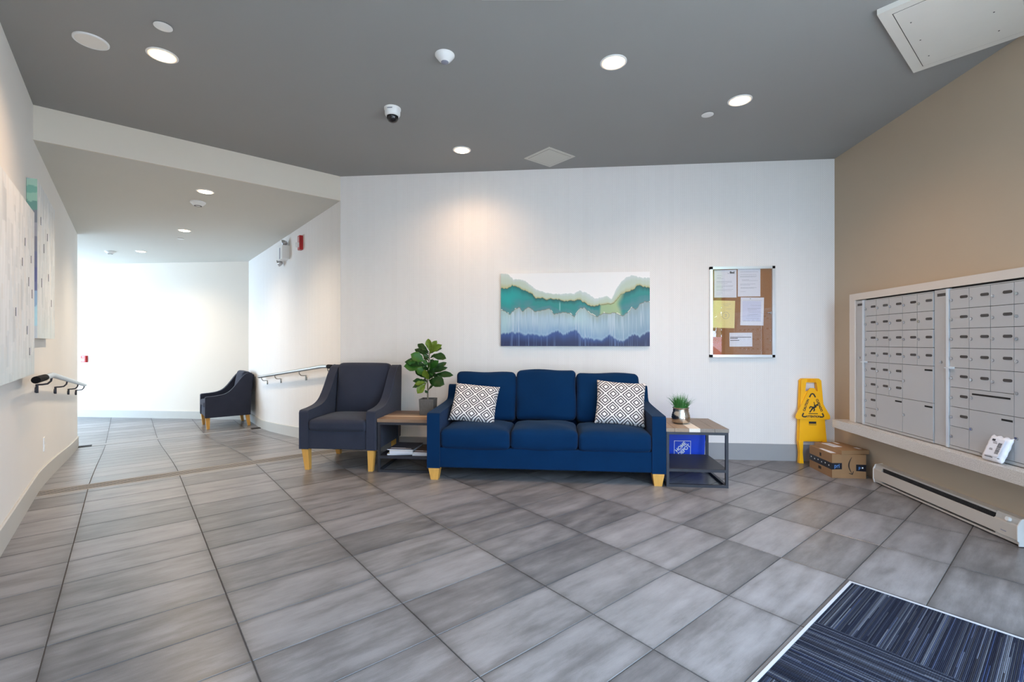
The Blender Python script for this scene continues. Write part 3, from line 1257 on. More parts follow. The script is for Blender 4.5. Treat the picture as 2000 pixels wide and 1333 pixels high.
# ------------------------------------------------------------------ potted fiddle leaf plant
pz = .4875
PX, PY = -1.262, 4.47
plant = thing('potted_plant', 'broad-leaved green plant in a square grey pot on the side table', 'plant', (PX, PY, pz))
bm = nb()
hb, ht, ph = .066, .072, .155
for (a0, a1, flip) in ((hb, ht, 0), (hb - .008, ht - .009, 1)):
    lo = [bm.verts.new((x * a0, y * a0, 0 if not flip else .01)) for x, y in ((-1, -1), (1, -1), (1, 1), (-1, 1))]
    hi = [bm.verts.new((x * a1, y * a1, ph)) for x, y in ((-1, -1), (1, -1), (1, 1), (-1, 1))]
    for i in range(4):
        j = (i + 1) % 4
        bm.faces.new((lo[i], lo[j], hi[j], hi[i]) if not flip else (hi[i], hi[j], lo[j], lo[i]))
    bm.faces.new(lo[::-1] if not flip else lo)
    if not flip:
        outer = hi
    else:
        for i in range(4):
            j = (i + 1) % 4
            bm.faces.new((outer[i], outer[j], hi[j], hi[i]))
pot = obj('pot', bm, M['concrete'], plant, smooth=False)
bm = nb()
bx(bm, -.062, .062, -.062, .062, .13, .143)
obj('soil', bm, M['soil'], plant, smooth=False)
bm = nb()
k_ = .00068
sp = lambda px_, py_, dy=0.0: Vector(((px_ - 385) * k_, dy, ph + (960 - py_) * k_))
tube(bm, [(0, 0, .13), sp(378, 930), sp(378, 850, .004), sp(372, 740, .01), sp(370, 640), sp(385, 520, -.005), sp(400, 400), sp(408, 290)], [.0085, .008, .0075, .007, .006, .006, .005, .003], 8)
tube(bm, [sp(378, 860, .004), sp(410, 800, .0), sp(440, 760, -.01), sp(455, 700, -.01)], [.006, .005, .004, .003], 7)
tube(bm, [sp(380, 900, .004), sp(360, 870, -.01), sp(350, 850, -.012)], [.005, .004, .003], 7)
tube(bm, [sp(400, 460), sp(430, 420, .01), sp(470, 370, .01)], [.004, .003, .002], 6)
obj('stem', bm, M['stem'], plant)
LEAVES = [  # base, tip in picture-like plant coordinates, width factor, depth at base and tip, shade
    ((410, 290), (388, 118), .62, 0, .00, 1), ((412, 275), (505, 143), .60, 0, -.02, 1), ((420, 300), (584, 198), .50, 0, -.05, 1),
    ((398, 300), (232, 182), .50, 0, .03, 0), ((400, 350), (174, 255), .36, 0, .04, 0), ((418, 318), (552, 238), .40, 0, .06, 0),
    ((430, 345), (642, 372), .62, 0, -.05, 0), ((345, 440), (182, 330), .80, -.01, -.06, 2), ((365, 490), (98, 430), .55, 0, -.06, 0),
    ((355, 525), (100, 488), .75, 0, -.09, 2), ((370, 685), (218, 545), .58, 0, -.03, 0), ((385, 645), (255, 530), .70, 0, -.09, 2),
    ((425, 590), (618, 452), .42, 0, .03, 0), ((430, 600), (655, 514), .34, 0, -.04, 0), ((470, 620), (738, 612), .40, 0, -.06, 0),
    ((410, 690), (625, 735), .85, -.01, -.07, 0), ((395, 700), (520, 760), .60, 0, -.06, 0), ((372, 720), (180, 705), .45, 0, -.03, 0),
    ((350, 745), (182, 792), .42, 0, -.04, 0), ((355, 745), (262, 868), .75, 0, -.07, 1), ((405, 500), (325, 415), .60, 0, -.03, 2),
    ((400, 690), (372, 560), .65, -.01, -.10, 1), ((400, 690), (480, 545), .62, 0, -.09, 0), ((405, 560), (535, 425), .60, 0, -.06, 2),
    ((400, 480), (475, 410), .60, 0, -.05, 0), ((400, 830), (468, 768), .30, 0, -.03, 0), ((390, 560), (440, 470), .8, 0, -.09, 2),
    ((378, 600), (330, 600), .9, 0, .07, 0), ((395, 420), (300, 370), .5, 0, .07, 0), ((410, 380), (500, 340), .6, 0, .07, 0),
    ((385, 880), (352, 850), .8, 0, -.03, 0), ((412, 400), (330, 330), .6, 0, -.05, 0),
    ((400, 330), (300, 262), .55, 0, .02, 0), ((372, 650), (285, 600), .5, 0, -.05, 0), ((400, 520), (470, 610), .5, 0, -.06, 2),
    ((380, 560), (250, 470), .5, 0, -.02, 2), ((415, 560), (560, 560), .4, 0, -.05, 0), ((390, 710), (470, 690), .6, 0, .05, 0),
    ((405, 330), (460, 250), .5, 0, -.04, 1), ((375, 720), (290, 690), .5, 0, .06, 0), ((395, 620), (500, 650), .6, 0, .06, 0),
    ((368, 730), (230, 745), .5, 0, -.06, 1), ((405, 430), (520, 470), .5, 0, .05, 0), ((395, 560), (340, 500), .6, 0, -.07, 0)]
mats3 = ['leaf', 'leaf_light', 'leaf_mid']
rl = random.Random(3)
for (b_, t_, wf_, d0, d1, sh) in LEAVES:
    a, e = sp(*b_, d0), sp(*t_, d1 + rl.uniform(-.015, .015))
    ax = e - a
    L = ax.length
    side = ax.cross(Vector((rl.uniform(-.25, .25), -1, rl.uniform(.15, .7)))).normalized()
    nrm = side.cross(ax).normalized()
    if nrm.y > 0:
        nrm = -nrm
    bm = nb()
    L_ = 1.08
    ax = ax * L_
    W_ = L * wf_ * .47
    n1, n2 = 8, 4
    rows = []
    for i in range(n1 + 1):
        s_ = i / n1
        wd = W_ * (math.sin(PI * min(1, s_ ** 1.35)) ** .75 * (.55 + .55 * s_)) if 0 < s_ < 1 else .002
        row = []
        for j in range(n2 + 1):
            q = j / n2 * 2 - 1
            bend = -.22 * L * s_ * s_ * .6 + .10 * L * math.sin(PI * s_)
            cup = abs(q) * wd * .28 + .006 * math.sin(s_ * 17 + q * 2)
            row.append(bm.verts.new(a + ax * s_ + side * (q * wd * (1 + .06 * math.sin(s_ * 21))) + nrm * (bend * .6 + cup)))
        rows.append(row)
    for i in range(n1):
        for j in range(n2):
            bm.faces.new((rows[i][j], rows[i][j + 1], rows[i + 1][j + 1], rows[i + 1][j]))
    bmesh.ops.solidify(bm, geom=bm.faces[:], thickness=.0012)
    obj('leaf', bm, M[mats3[sh]], plant, angle=70)

# ------------------------------------------------------------------ grass in a ribbed silver pot
GX, GY = 1.068, 4.22
gp = thing('potted_grass', 'tuft of green grass in a ribbed silver pot on the white plank', 'plant', (GX, GY, .4835))
bm = nb()
prof = [(0, .001), (.058, .001), (.066, .008)]
zz = .008
for k in range(14):
    z = .008 + .125 * k / 13
    r_ = .066 + .012 * math.sin(PI * min(1, (k + 1) / 11)) + (.0022 if k % 2 else -.0012)
    prof.append((r_, z))
prof += [(.072, .136), (.070, .140), (.066, .136), (.064, .118), (0, .118)]
lathe(bm, prof, 40)
obj('pot', bm, M['silver'], gp, angle=60)
bm = nb()
rg = random.Random(11)
for k in range(300):
    a = rg.uniform(0, 2 * PI)
    r0 = .05 * math.sqrt(rg.random())
    b_ = Vector((r0 * math.cos(a), r0 * math.sin(a), .115))
    out = Vector((math.cos(a), math.sin(a), 0))
    L = rg.uniform(.09, .165)
    spread = rg.uniform(.1, 1.0) * (.35 + r0 / .05 * .65)
    wd = rg.uniform(.0022, .0042)
    sd = Vector((-math.sin(a), math.cos(a), 0)).lerp(Vector((1, 0, 0)), rg.random() * .8).normalized()
    prev = None
    for i in range(5):
        s_ = i / 4
        c = b_ + Vector((0, 0, 1)) * L * (s_ - .42 * spread * s_ * s_) + out * L * spread * .85 * s_ ** 1.5
        ww = wd * (1 - s_ * .9)
        q = (bm.verts.new(c - sd * ww), bm.verts.new(c + sd * ww))
        if prev:
            bm.faces.new((prev[0], prev[1], q[1], q[0]))
        prev = q
tag(obj('grass_blades', bm, M['blade'], gp, angle=90), kind='stuff')

# ------------------------------------------------------------------ blue recycling bin behind the table
rb_ = thing('recycling_bin', 'blue recycling bin with a white square logo standing behind the end table', 'bin', (1.152, 4.745, 0))
bm = nb()
wt, wb_, dt, db, hh = .240, .222, .165, .14, .40
ring = lambda w_, d_, z: [bm.verts.new((x * w_, y * d_, z)) for x, y in ((-1, -1), (1, -1), (1, 1), (-1, 1))]
r0, r1 = ring(wb_, db, .004), ring(wt, dt, hh)
r2, r3 = ring(wt - .006, dt - .006, hh), ring(wb_ - .006, db - .006, .012)
for a, b in ((r0, r1), (r1, r2), (r2, r3)):
    for i in range(4):
        bm.faces.new((a[i], a[(i + 1) % 4], b[(i + 1) % 4], b[i]))
bm.faces.new(r0[::-1])
bm.faces.new(r3)
soften(bm, .01, 2, 40)
bo = obj('bin_body', bm, M['bin_blue'], rb_)
bm = nb()
for s_ in (-1, 1):
    bx(bm, -wt - .012, wt + .012, s_ * (dt + .006) - .006, s_ * (dt + .006) + .006, hh - .022, hh + .003)
    bx(bm, s_ * (wt + .006) - .006, s_ * (wt + .006) + .006, -dt - .012, dt + .012, hh - .022, hh + .003)
obj('rim', bm, M['bin_blue'], rb_, smooth=False)
# logo : square outline, stencil words on the diagonal
slope = math.atan2(dt - db, hh)
yf = lambda z: -(db + (dt - db) * z / hh) - .0015
LX, LZ, LH = .024, .178, .077
TL = Matrix.Translation((LX, yf(LZ), LZ)) @ Matrix.Rotation(slope, 4, 'X') @ FACE
bm = nb()
lw = .0045
for x0, x1, y0, y1 in ((-LH, LH, LH - lw, LH), (-LH, LH, -LH, -LH + lw), (-LH, -LH + lw, -LH, LH), (LH - lw, LH, -LH, LH)):
    bx(bm, x0, x1, y0, y1, 0, .0006, TL)
lg = obj('logo_outline', bm, M['print_white'], rb_, smooth=False)
for word, off in (('HOME', .021), ('DEPOT', -.021)):
    lettering('logo_lettering', word, .047, M['print_white'], lg, TL @ Matrix.Rotation(R(45), 4, 'Z') @ Matrix.Translation((.0 if word == 'HOME' else .004, off, 0)), .0016, sx=.92)
# ------------------------------------------------------------------ mail centre on the right wall
MX = 2.65                                   # door plane
TR = Matrix.Rotation(R(-90), 4, 'Z')


def wallx(name, label, cat, group=None):    # a thing on the right wall: local x = -Y, local -y points into the room
    return thing(name, label, cat, (MX, 0, 0), R(-90), group)


def q_(y):                                  # world Y to local x on the right wall
    return -y


# white washed surround
bm = nb()
bx(bm, 2.636, RX, 4.462, 4.539, .476, 1.623)
bx(bm, 2.636, RX, 2.55, 4.462, 1.566, 1.623)
sr = struct('trim_1', bm, M['laminate'])
bm = nb()
bx(bm, 2.636, RX, 2.48, 2.55, .476, 1.623)
obj('jamb', bm, M['laminate'], sr, smooth=False)

ROWZ = [1.547 - .1310 * i for i in range(9)]


def door(par, y0, y1, z0, z1, lock=True, plate=True, slot=None, name='door', lockpos=None):
    """door of the mail unit between world y0 > y1; parts on its face"""
    g = .0016
    bm = nb()
    bx(bm, -y0 + g, -y1 - g, -.010, .004, z0 + g, z1 - g)
    soften(bm, .0018, 1)
    d = obj(name, bm, M['mail_grey'], par, smooth=False)
    w_, h_ = y0 - y1, z1 - z0
    if lock:
        lx, lz = lockpos or (-y0 + .016, z0 + h_ * .46)
        bm = nb()
        cyl(bm, (lx, -.009, lz), (lx, -.0165, lz), .0105, .0090, 14)
        bx(bm, lx - .0012, lx + .0012, -.0176, -.0165, lz - .005, lz + .005)
        obj('lock', bm, M['chrome'], d)
    if plate:
        bm = nb()
        a, b, c = -y0 + w_ * .55, -y0 + w_ * .93, z0 + h_ * .58
        pts = []
        for k in range(9):
            t = -PI / 2 + PI * k / 8
            pts.append((b - .009 + .009 * math.cos(t), c + .009 * math.sin(t)))
        for k in range(9):
            t = PI / 2 + PI * k / 8
            pts.append((a + .009 + .009 * math.cos(t), c + .009 * math.sin(t)))
        prism(bm, pts, .0025, Matrix.Translation((0, -.010, 0)) @ TXZ)
        obj('number_plate', bm, M['plate_dark'], d, smooth=False)
    if slot:
        bm = nb()
        bx(bm, slot[0], slot[1], -.0112, -.004, slot[2], slot[3])
        soften(bm, .001, 1)
        obj('slot', bm, M['dark'], d, smooth=False)
    return d


def mail_unit(label, cols, layout, y_top_lip, filler):
    t = wallx('mailbox_unit', label, 'mailbox', 'grey mailbox units set in the wall')
    # carcass behind the doors
    bm = nb()
    bx(bm, -cols[0], -cols[-1], .004, RX - MX - .001, .478, 1.566)
    obj('cabinet', bm, M['dark'], t, smooth=False)
    # bright lip, side filler panel
    y0, y1 = filler
    bm = nb()
    bx(bm, -y0 + .001, -y1 - .024, -.004, .05, .480, 1.558)
    soften(bm, .002, 1)
    fp = obj('filler_panel', bm, M['mail_grey'], t, smooth=False)
    bm = nb()
    bx(bm, -y1 - .023, -y1 - .001, -.016, .05, .480, 1.558)
    soften(bm, .002, 1)
    obj('lip', bm, M['mail_light'], t, smooth=False)
    xm = -(y0 + y1) / 2 - .008
    bm = nb()
    bx(bm, xm - (y0 - y1) * .25, xm + (y0 - y1) * .25, -.0055, -.003, 1.512, 1.532)
    obj('maker_plate', bm, M['plate_dark'], fp, smooth=False)
    bm = nb()
    cyl(bm, (xm, -.004, 1.055), (xm, -.011, 1.055), .010, .009, 14)
    cyl(bm, (xm, -.011, 1.055), (xm, -.0125, 1.055), .004, .004, 8)
    obj('lock', bm, M['chrome'], fp)
    # bottom sill and top rail
    bm = nb()
    bx(bm, -cols[0], -cols[-1], -.012, .02, .480, .4975)
    obj('sill', bm, M['mail_grey'], t, smooth=False)
    bm = nb()
    bx(bm, -cols[0], -cols[-1], -.009, .02, 1.5478, 1.5535)
    obj('top_rail', bm, M['mail_grey'], t, smooth=False)
    for d in layout:
        c0, c1, r0, r1, kind = d
        y0, y1, z1, z0 = cols[c0], cols[c1], ROWZ[r0], ROWZ[r1]
        if kind == 's':
            door(t, y0, y1, z0, z1)
        elif kind == 'blank':
            door(t, y0, y1, z0, z1, plate=False)
        elif kind == 'p':
            door(t, y0, y1, z0, z1, plate=False, slot=(-y1 - .078, -y1 - .008, z1 - .036, z1 - .024), name='parcel_door', lockpos=(-y0 + .016, z0 + (z1 - z0) * .52))
        elif kind == 'o':
            door(t, y0, y1, z0, z1, plate=False, slot=(-y0 + .022, -y1 - .022, z1 - .036, z1 - .025), name='outgoing_door', lockpos=(-y0 + .018, z0 + .075))
    # little latch tray
    bm = nb()
    bx(bm, -cols[0] - .006, -cols[0] + .038, -.042, -.012, ROWZ[4] - .004, ROWZ[4] + .0005)
    bx(bm, -cols[0] - .006, -cols[0] + .038, -.014, -.010, ROWZ[4] - .010, ROWZ[4] + .006)
    obj('latch', bm, M['mail_light'], t, smooth=False)
    return t


small = lambda cs, rs: [(c, c + 1, r, r + 1, 's') for r in rs for c in cs]
cols1 = [4.333, 4.184, 4.035, 3.886, 3.737, 3.588]
mail_unit('grey mailbox unit nearer the corner, five doors wide with three slotted parcel doors', cols1,
          small(range(5), range(4)) + small(range(3), (4, 5)) + small((0,), (6, 7)) + [(3, 5, 4, 6, 'p'), (1, 3, 6, 8, 'p'), (3, 5, 6, 8, 'p')], 0, (4.461, 4.334))
cols2 = [3.448, 3.298, 3.148, 2.998, 2.848, 2.698]
u2 = mail_unit('grey mailbox unit behind the white mailer, with the wide outgoing mail slot', cols2,
               small(range(5), range(4)) + small(range(3), (4,)) + small((0,), (5, 6)) + [(0, 1, 7, 8, 'blank'), (1, 3, 5, 6, 'o'), (1, 3, 6, 8, 'p'), (3, 5, 4, 6, 'p'), (3, 5, 6, 8, 'p')], 0, (3.586, 3.449))
bm = nb()
bx(bm, -2.936, -2.89, -.0112, -.0098, .79, .93)
obj('sticker', bm, M['yellow'], [c for c in u2.children if c.name.startswith('parcel_door')][1], smooth=False)['label'] = 'yellow sticker on a parcel door'
bm = nb()
bx(bm, -2.697, -2.55, -.004, .05, .480, 1.566)
obj('filler_panel', bm, M['mail_grey'], u2, smooth=False)

# quartz counter below the boxes
bm = nb()
bx(bm, 2.542, RX, 2.35, 4.635, .402, .4755)
soften(bm, .004, 2)
ct = tag(obj('counter', bm, M['quartz'], smooth=False), 'narrow speckled quartz ledge running under the mailboxes', 'counter')

# white padded mailer leaning on the boxes
ml = thing('mailer', 'crumpled white plastic mailer with a barcode leaning on the mailboxes', 'package', (0, 0, 0))
TM = Matrix.Translation((2.590, 3.072, .4785)) @ Matrix.Rotation(R(-90), 4, 'Z') @ Matrix.Rotation(R(-13), 4, 'X') @ Matrix(((1, 0, .20, -.008), (0, 1, 0, 0), (0, 0, 1, 0), (0, 0, 0, 1)))
bm = nb()
mw, mh, n = .136, .158, 18
ra = random.Random(5)
gr = {}
for side in (1, -1):
    for i in range(n + 1):
        for j in range(n + 1):
            x, z = (i / n - .5) * mw, j / n * mh
            e = i in (0, n) or j in (0, n)
            if e and side < 0:
                gr[(side, i, j)] = gr[(1, i, j)]
                continue
            fx, fz = i / n * 2 - 1, j / n * 2 - 1
            th = 0 if e else .020 * ((1 - fx ** 4) * (1 - fz ** 6)) ** .5
            cr = .0022 * math.sin(i * 1.9 + j * .7) * (1 - fx * fx) + ra.uniform(-.0008, .0008)
            gr[(side, i, j)] = bm.verts.new(TM @ Vector((x + .0011 * math.sin(j * 1.3), side * -th + cr, z + (.004 * math.sin(i * 1.1) if j == n else 0))))
    for i in range(n):
        for j in range(n):
            bm.faces.new([gr[(side, i, j)], gr[(side, i + 1, j)], gr[(side, i + 1, j + 1)], gr[(side, i, j + 1)]])
obj('bag', bm, M['poly'], ml, angle=80)
TF = TM @ Matrix.Translation((0, -.0235, 0))
bm = nb()
bx(bm, -.040, .050, -.0006, .0006, .034, .138, TF)
lab = obj('address_label', bm, M['paper'], ml, smooth=False)
bm = nb()
rb2 = random.Random(9)
z = .050
while z < .118:
    h_ = rb2.choice((.0012, .002, .003))
    bx(bm, .018, .042, -.0012, 0, z, z + h_, TF)
    z += h_ + rb2.choice((.0012, .002))
for zz, x0, x1 in ((.118, -.02, .006), (.110, -.015, .012), (.075, -.022, -.004), (.068, -.022, 0)):
    bx(bm, x0, x1, -.0012, 0, zz, zz + .003, TF)
bx(bm, -.028, -.008, -.0012, 0, .124, .136, TF)
obj('barcode', bm, M['ink'], lab, smooth=False)
bm = nb()
for x0, x1 in ((-.064, -.048), (-.032, .018), (.050, .064)):
    bx(bm, x0, x1, -.0012, 0, .024, .0275, TF)
obj('fold_marks', bm, M['ink'], ml, smooth=False)

# ------------------------------------------------------------------ baseboard heater
ht_ = thing('baseboard_heater', 'long white electric baseboard heater low on the tan wall', 'heater', (RX, 0, 0), R(-90))
hx0, hx1 = -4.255, -3.005
prof = [(-.002, .012), (-.066, .012), (-.066, .032), (-.074, .036), (-.074, .118), (-.064, .126), (-.058, .152), (-.050, .160), (-.002, .160)]
for a, b in ((hx0, hx0 + .09), (hx1 - .15, hx1)):
    bm = nb()
    prism(bm, prof, b - a, Matrix.Translation((a, 0, 0)) @ TYZ)
    obj('end_housing', bm, M['heater'], ht_, smooth=False)
bm = nb()
bx(bm, hx0 + .09, hx1 - .15, -.074, -.070, .038, .118)
soften(bm, .002, 1)
obj('front_panel', bm, M['heater'], ht_, smooth=False)
bm = nb()
bx(bm, hx0 + .09, hx1 - .15, -.058, -.002, .154, .160)
bx(bm, hx0 + .09, hx1 - .15, -.061, -.056, .147, .160)
obj('top_rail', bm, M['heater'], ht_, smooth=False)
bm = nb()
bx(bm, hx0 + .09, hx1 - .15, -.066, -.002, .010, .022)
obj('bottom_rail', bm, M['heater'], ht_, smooth=False)
bm = nb()
bx(bm, hx0 + .09, hx1 - .15, -.010, -.002, .02, .156)
obj('back_plate', bm, M['dark'], ht_, smooth=False)
bm = nb()
for k in range(120):
    x = hx0 + .095 + k * (hx1 - hx0 - .25) / 120
    bx(bm, x, x + .0022, -.060, -.012, .03, .142)
tag(obj('fins', bm, M['plate_dark'], ht_, smooth=False), kind='stuff')
bm = nb()
cyl(bm, (hx1 - .062, -.059, .138), (hx1 - .062, -.078, .144), .0135, .012, 20)
obj('thermostat_knob', bm, M['white_plastic'], ht_)
bm = nb()
bx(bm, hx1 - .105, hx1 - .070, -.0748, -.0738, .060, .066)
obj('badge', bm, M['ink_grey'], ht_, smooth=False)
bm = nb()
prism(bm, [(-.002, .004), (-.070, .004), (-.070, .030), (-.078, .034), (-.078, .121), (-.060, .157), (-.050, .164), (-.002, .164)], .006, Matrix.Translation((hx1, 0, 0)) @ TYZ)
obj('end_cap', bm, M['white_plastic'], ht_, smooth=False)
bm = nb()
prism(bm, [(-.002, .004), (-.070, .004), (-.078, .034), (-.078, .121), (-.060, .157), (-.002, .164)], .006, Matrix.Translation((hx0 - .006, 0, 0)) @ TYZ)
obj('end_cap', bm, M['white_plastic'], ht_, smooth=False)

# ------------------------------------------------------------------ cardboard boxes in the corner
BX0, BX1, BY0, BY1, BH = 2.392, 2.672, 4.366, 4.735, .208
cb_ = thing('cardboard_box', 'brown cardboard carton with black tape and a curved arrow print, on the floor', 'box', (BX0, BY0, 0), 0, 'parcels in the corner')
bw, bd = BX1 - BX0, BY1 - BY0
bm = nb()
bx(bm, 0, bw, 0, bd, 0, BH)
soften(bm, .003, 2)
obj('carton', bm, M['card'], cb_, smooth=False)
bm = nb()
bx(bm, bw * .5 - .0012, bw * .5 + .0012, .004, bd - .004, BH - .001, BH + .0006)
obj('flap_seam', bm, M['ink_brown'], cb_, smooth=False)
TFR = Matrix.Identity(4)                                       # front face: x right, z up
bm = nb()
zg = lambda k: (.0035 if k % 2 else 0)
pts = [(-.0005, .074), (.080, .078)] + [(.080 + zg(k + 1), .078 + .055 * k / 8) for k in range(9)] + [(-.0005, .131)]
prism(bm, [(p[0], p[1]) for p in pts], .0008, TXZ)
pts2 = [(.198, .066), (bw, .062), (bw, .122), (.198, .122)]
prism(bm, pts2, .0008, TXZ)
tp = obj('tape', bm, M['tape'], cb_, smooth=False)
bm = nb()
bx(bm, -.0009, 0, .0, bd, .072, .130)
obj('tape', bm, M['tape'], cb_, smooth=False)
lettering('tape_lettering', 'pri', .050, M['tape_blue'], tp, Matrix.Translation((.040, -.0013, .106)) @ FACE, .0008, sx=.8)
lettering('tape_lettering', 'p', .036, M['tape_blue'], tp, Matrix.Translation((.226, -.0013, .096)) @ FACE, .0008)
bm = nb()
for k in range(6):
    y = .04 + k * .058
    bx(bm, -.0014, -.0008, y, y + .012, .096 + (k % 2) * .006, .106 + (k % 2) * .006)
bx(bm, .244, .256, -.0016, -.0008, .088, .100)
obj('tape_marks', bm, M['print_white'], tp, smooth=False)
# curved arrow, standing on end
arc = []
for k in range(17):
    t = k / 16
    arc.append((.168 - .030 * math.sin(PI * min(1, t * .93)) + .010 * (t - .5), .186 - .146 * t))
bm = nb()
wid = [.0012 + .0042 * math.sin(PI * k / 16) for k in range(17)]
L_ = [(p[0] - w__, p[1]) for p, w__ in zip(arc, wid)]
R_ = [(p[0] + w__, p[1]) for p, w__ in zip(arc, wid)]
prism(bm, L_ + R_[::-1], .0008, TXZ)
ex, ez = arc[-1]
prism(bm, [(ex - .028, ez + .006), (ex - .026, ez + .001), (ex + .004, ez - .008), (ex + .012, ez + .024), (ex + .006, ez + .022), (ex + .000, ez + .002)], .0008, TXZ)
obj('arrow_print', bm, M['ink_brown'], cb_, smooth=False)
bm = nb()
bx(bm, .012, .060, .05, .23, BH, BH + .0008)
obj('address_label', bm, M['paper'], cb_, smooth=False)
bm = nb()
bx(bm, -.0008, 0, .17, .215, .030, .055)
bx(bm, -.0008, 0, .17, .195, .150, .180)
obj('carton_print', bm, M['ink_brown'], cb_, smooth=False)
cb2 = thing('cardboard_box', 'flat brown cardboard parcel with white labels, lying on top of the larger carton', 'box', (2.466, 4.356, BH + .0012), R(8.5), 'parcels in the corner')
bm = nb()
bx(bm, 0, .250, 0, .345, 0, .034)
soften(bm, .002, 2)
obj('carton', bm, M['card'], cb2, smooth=False)
bm = nb()
bx(bm, .035, .115, .14, .30, .034, .0348)
obj('address_label', bm, M['paper'], cb2, smooth=False)
bm = nb()
for k in range(6):
    bx(bm, .045, .105, .17 + k * .022, .178 + k * .022, .0348, .0352)
obj('printed_lines', bm, M['ink_grey'], cb2, smooth=False)
bm = nb()
bx(bm, .195, .225, .05, .11, .034, .0346)
obj('small_label', bm, M['paper'], cb2, smooth=False)
bm = nb()
bx(bm, .165, .195, .27, .33, .034, .0346)
obj('small_label', bm, M['paper'], cb2, smooth=False)

# ------------------------------------------------------------------ wet floor sign folded against the wall
sg = thing('wet_floor_sign', 'folded yellow caution wet floor sign leaning in the corner behind the cartons', 'sign', (2.493, 4.868, 0))
YS = 0.0
TS = Matrix.Rotation(R(-3), 4, 'X')
half = lambda pts: pts + [(-x, z) for x, z in reversed(pts)]


def sign_panel(bm, y, outline, th, hole=None):
    """flat panel in x/z with an optional hole (same vertex count paths are bridged)"""
    if hole is None:
        prism(bm, outline, th, TS @ Matrix.Translation((0, y, 0)) @ TXZ)


# rear and front legs panels with handle openings, built from strips
def handle_panel(y, th, hw_b, hw_t, z0, z1, name):
    bm = nb()
    zt = z1
    zh0, zh1 = z1 - .125, z1 - .040
    w_at = lambda z: hw_b + (hw_t - hw_b) * (z - z0) / (z1 - z0)
    T_ = TS @ Matrix.Translation((0, y, 0)) @ TXZ
    prism(bm, [(-w_at(z0), z0), (w_at(z0), z0), (w_at(zh0), zh0), (-w_at(zh0), zh0)], th, T_)
    for s_ in (-1, 1):
        q = [(s_ * .058, zh0), (s_ * w_at(zh0), zh0), (s_ * w_at(zh1), zh1), (s_ * .048, zh1)]
        prism(bm, q if s_ > 0 else q[::-1], th, T_)
    top = [(-w_at(zh1), zh1), (w_at(zh1), zh1), (w_at(zt - .02), zt - .02), (w_at(zt) - .02, zt), (-w_at(zt) + .02, zt), (-w_at(zt - .02), zt - .02)]
    prism(bm, top, th, T_)
    return obj(name, bm, M['yellow'], sg, smooth=False)


handle_panel(.035, .018, .135, .100, .21, .832, 'rear_panel')
fp_ = handle_panel(.012, .020, .128, .092, .215, .832, 'front_panel')
bm = nb()
for k in range(9):
    x = -.036 + k * .009
    bx(bm, x - .0016, x + .0016, -.0145, -.007, .800, .826, TS)
obj('grip_ribs', bm, M['yellow'], sg, smooth=False)
for x in (-.112, .112):
    for y in (.030, .004):
        bm = nb()
        prism(bm, [(x - .022, 0), (x + .018, 0), (x + .012, .10), (x + .020, .215), (x - .024, .215), (x - .014, .10)], .016, TS @ Matrix.Translation((0, y, 0)) @ TXZ)
        obj('leg', bm, M['yellow'], sg, smooth=False)
# triangular face
bm = nb()
tri = [(-.160, .444), (-.150, .432), (.150, .432), (.160, .444), (.158, .470), (.118, .545), (.036, .716), (.018, .738), (-.018, .738), (-.036, .716), (-.118, .545), (-.158, .470)]
prism(bm, tri, .012, TS @ Matrix.Translation((0, -.008, 0)) @ TXZ)
soften(bm, .003, 1, 40)
tf = obj('face_panel', bm, M['yellow'], sg, smooth=False)
TG = TS @ Matrix.Translation((0, -.0203, 0))


def strip(bm, a, b, w_, T):
    a, b = Vector(a), Vector(b)
    d = (b - a).normalized()
    nn = Vector((-d.y, d.x)) * w_ / 2
    prism(bm, [tuple(a - nn), tuple(b - nn), tuple(b + nn), tuple(a + nn)], .0008, T @ TXZ)


bm = nb()
for pts in ([(-.028, .648), (-.010, .682), (.010, .682), (.028, .648)],
            [(-.086, .535 - .042), (-.100, .466), (-.092, .456), (-.066, .456)],
            [(.086, .535 - .042), (.100, .466), (.092, .456), (.066, .456)]):
    for a, b in zip(pts, pts[1:]):
        strip(bm, a, b, .013, TG)
obj('triangle_corners', bm, M['ink'], tf, smooth=False)
ang = math.degrees(math.atan2(.648 - .493, -.028 + .086))
lettering('sign_lettering', 'CAUTION', .030, M['ink'], tf, TG @ Matrix.Translation((-.061, -.0006, .570)) @ FACE @ Matrix.Rotation(R(ang), 4, 'Z'), .0012, sx=.92)
lettering('sign_lettering', 'CUIDADO', .030, M['ink'], tf, TG @ Matrix.Translation((.061, -.0006, .570)) @ FACE @ Matrix.Rotation(R(-ang), 4, 'Z'), .0012, sx=.92)
lettering('sign_lettering', 'ATTENTION', .027, M['ink'], tf, TG @ Matrix.Translation((0, -.0006, .4585)) @ FACE, .0012, sx=.90)
# slipping figure
bm = nb()
fx, fz = .0, .530
for a, b, w_ in (((.012, .602), (.020, .570), .007), ((.020, .570), (.030, .566), .010), ((.034, .560), (.004, .545), .018), ((.010, .548), (-.024, .556), .012), ((-.024, .556), (-.030, .536), .010), ((.002, .546), (-.012, .524), .014), ((-.012, .524), (-.030, .500), .011), ((.008, .548), (.016, .520), .012), ((.016, .520), (.004, .512), .010), ((.026, .556), (.012, .574), .008)):
    strip(bm, a, b, w_, TG)
hd = [(.040 + .010 * math.cos(2 * PI * k / 12), .572 + .010 * math.sin(2 * PI * k / 12)) for k in range(12)]
prism(bm, hd, .0008, TG @ TXZ)
strip(bm, (-.040, .487), (.046, .487), .007, TG)
obj('slipping_figure', bm, M['ink'], tf, smooth=False)
bm = nb()
TG2 = TS @ Matrix.Translation((0, -.0083, 0))
strip(bm, (-.034, .398), (.034, .398), .022, TG2)
strip(bm, (-.036, .378), (.036, .378), .004, TG2)
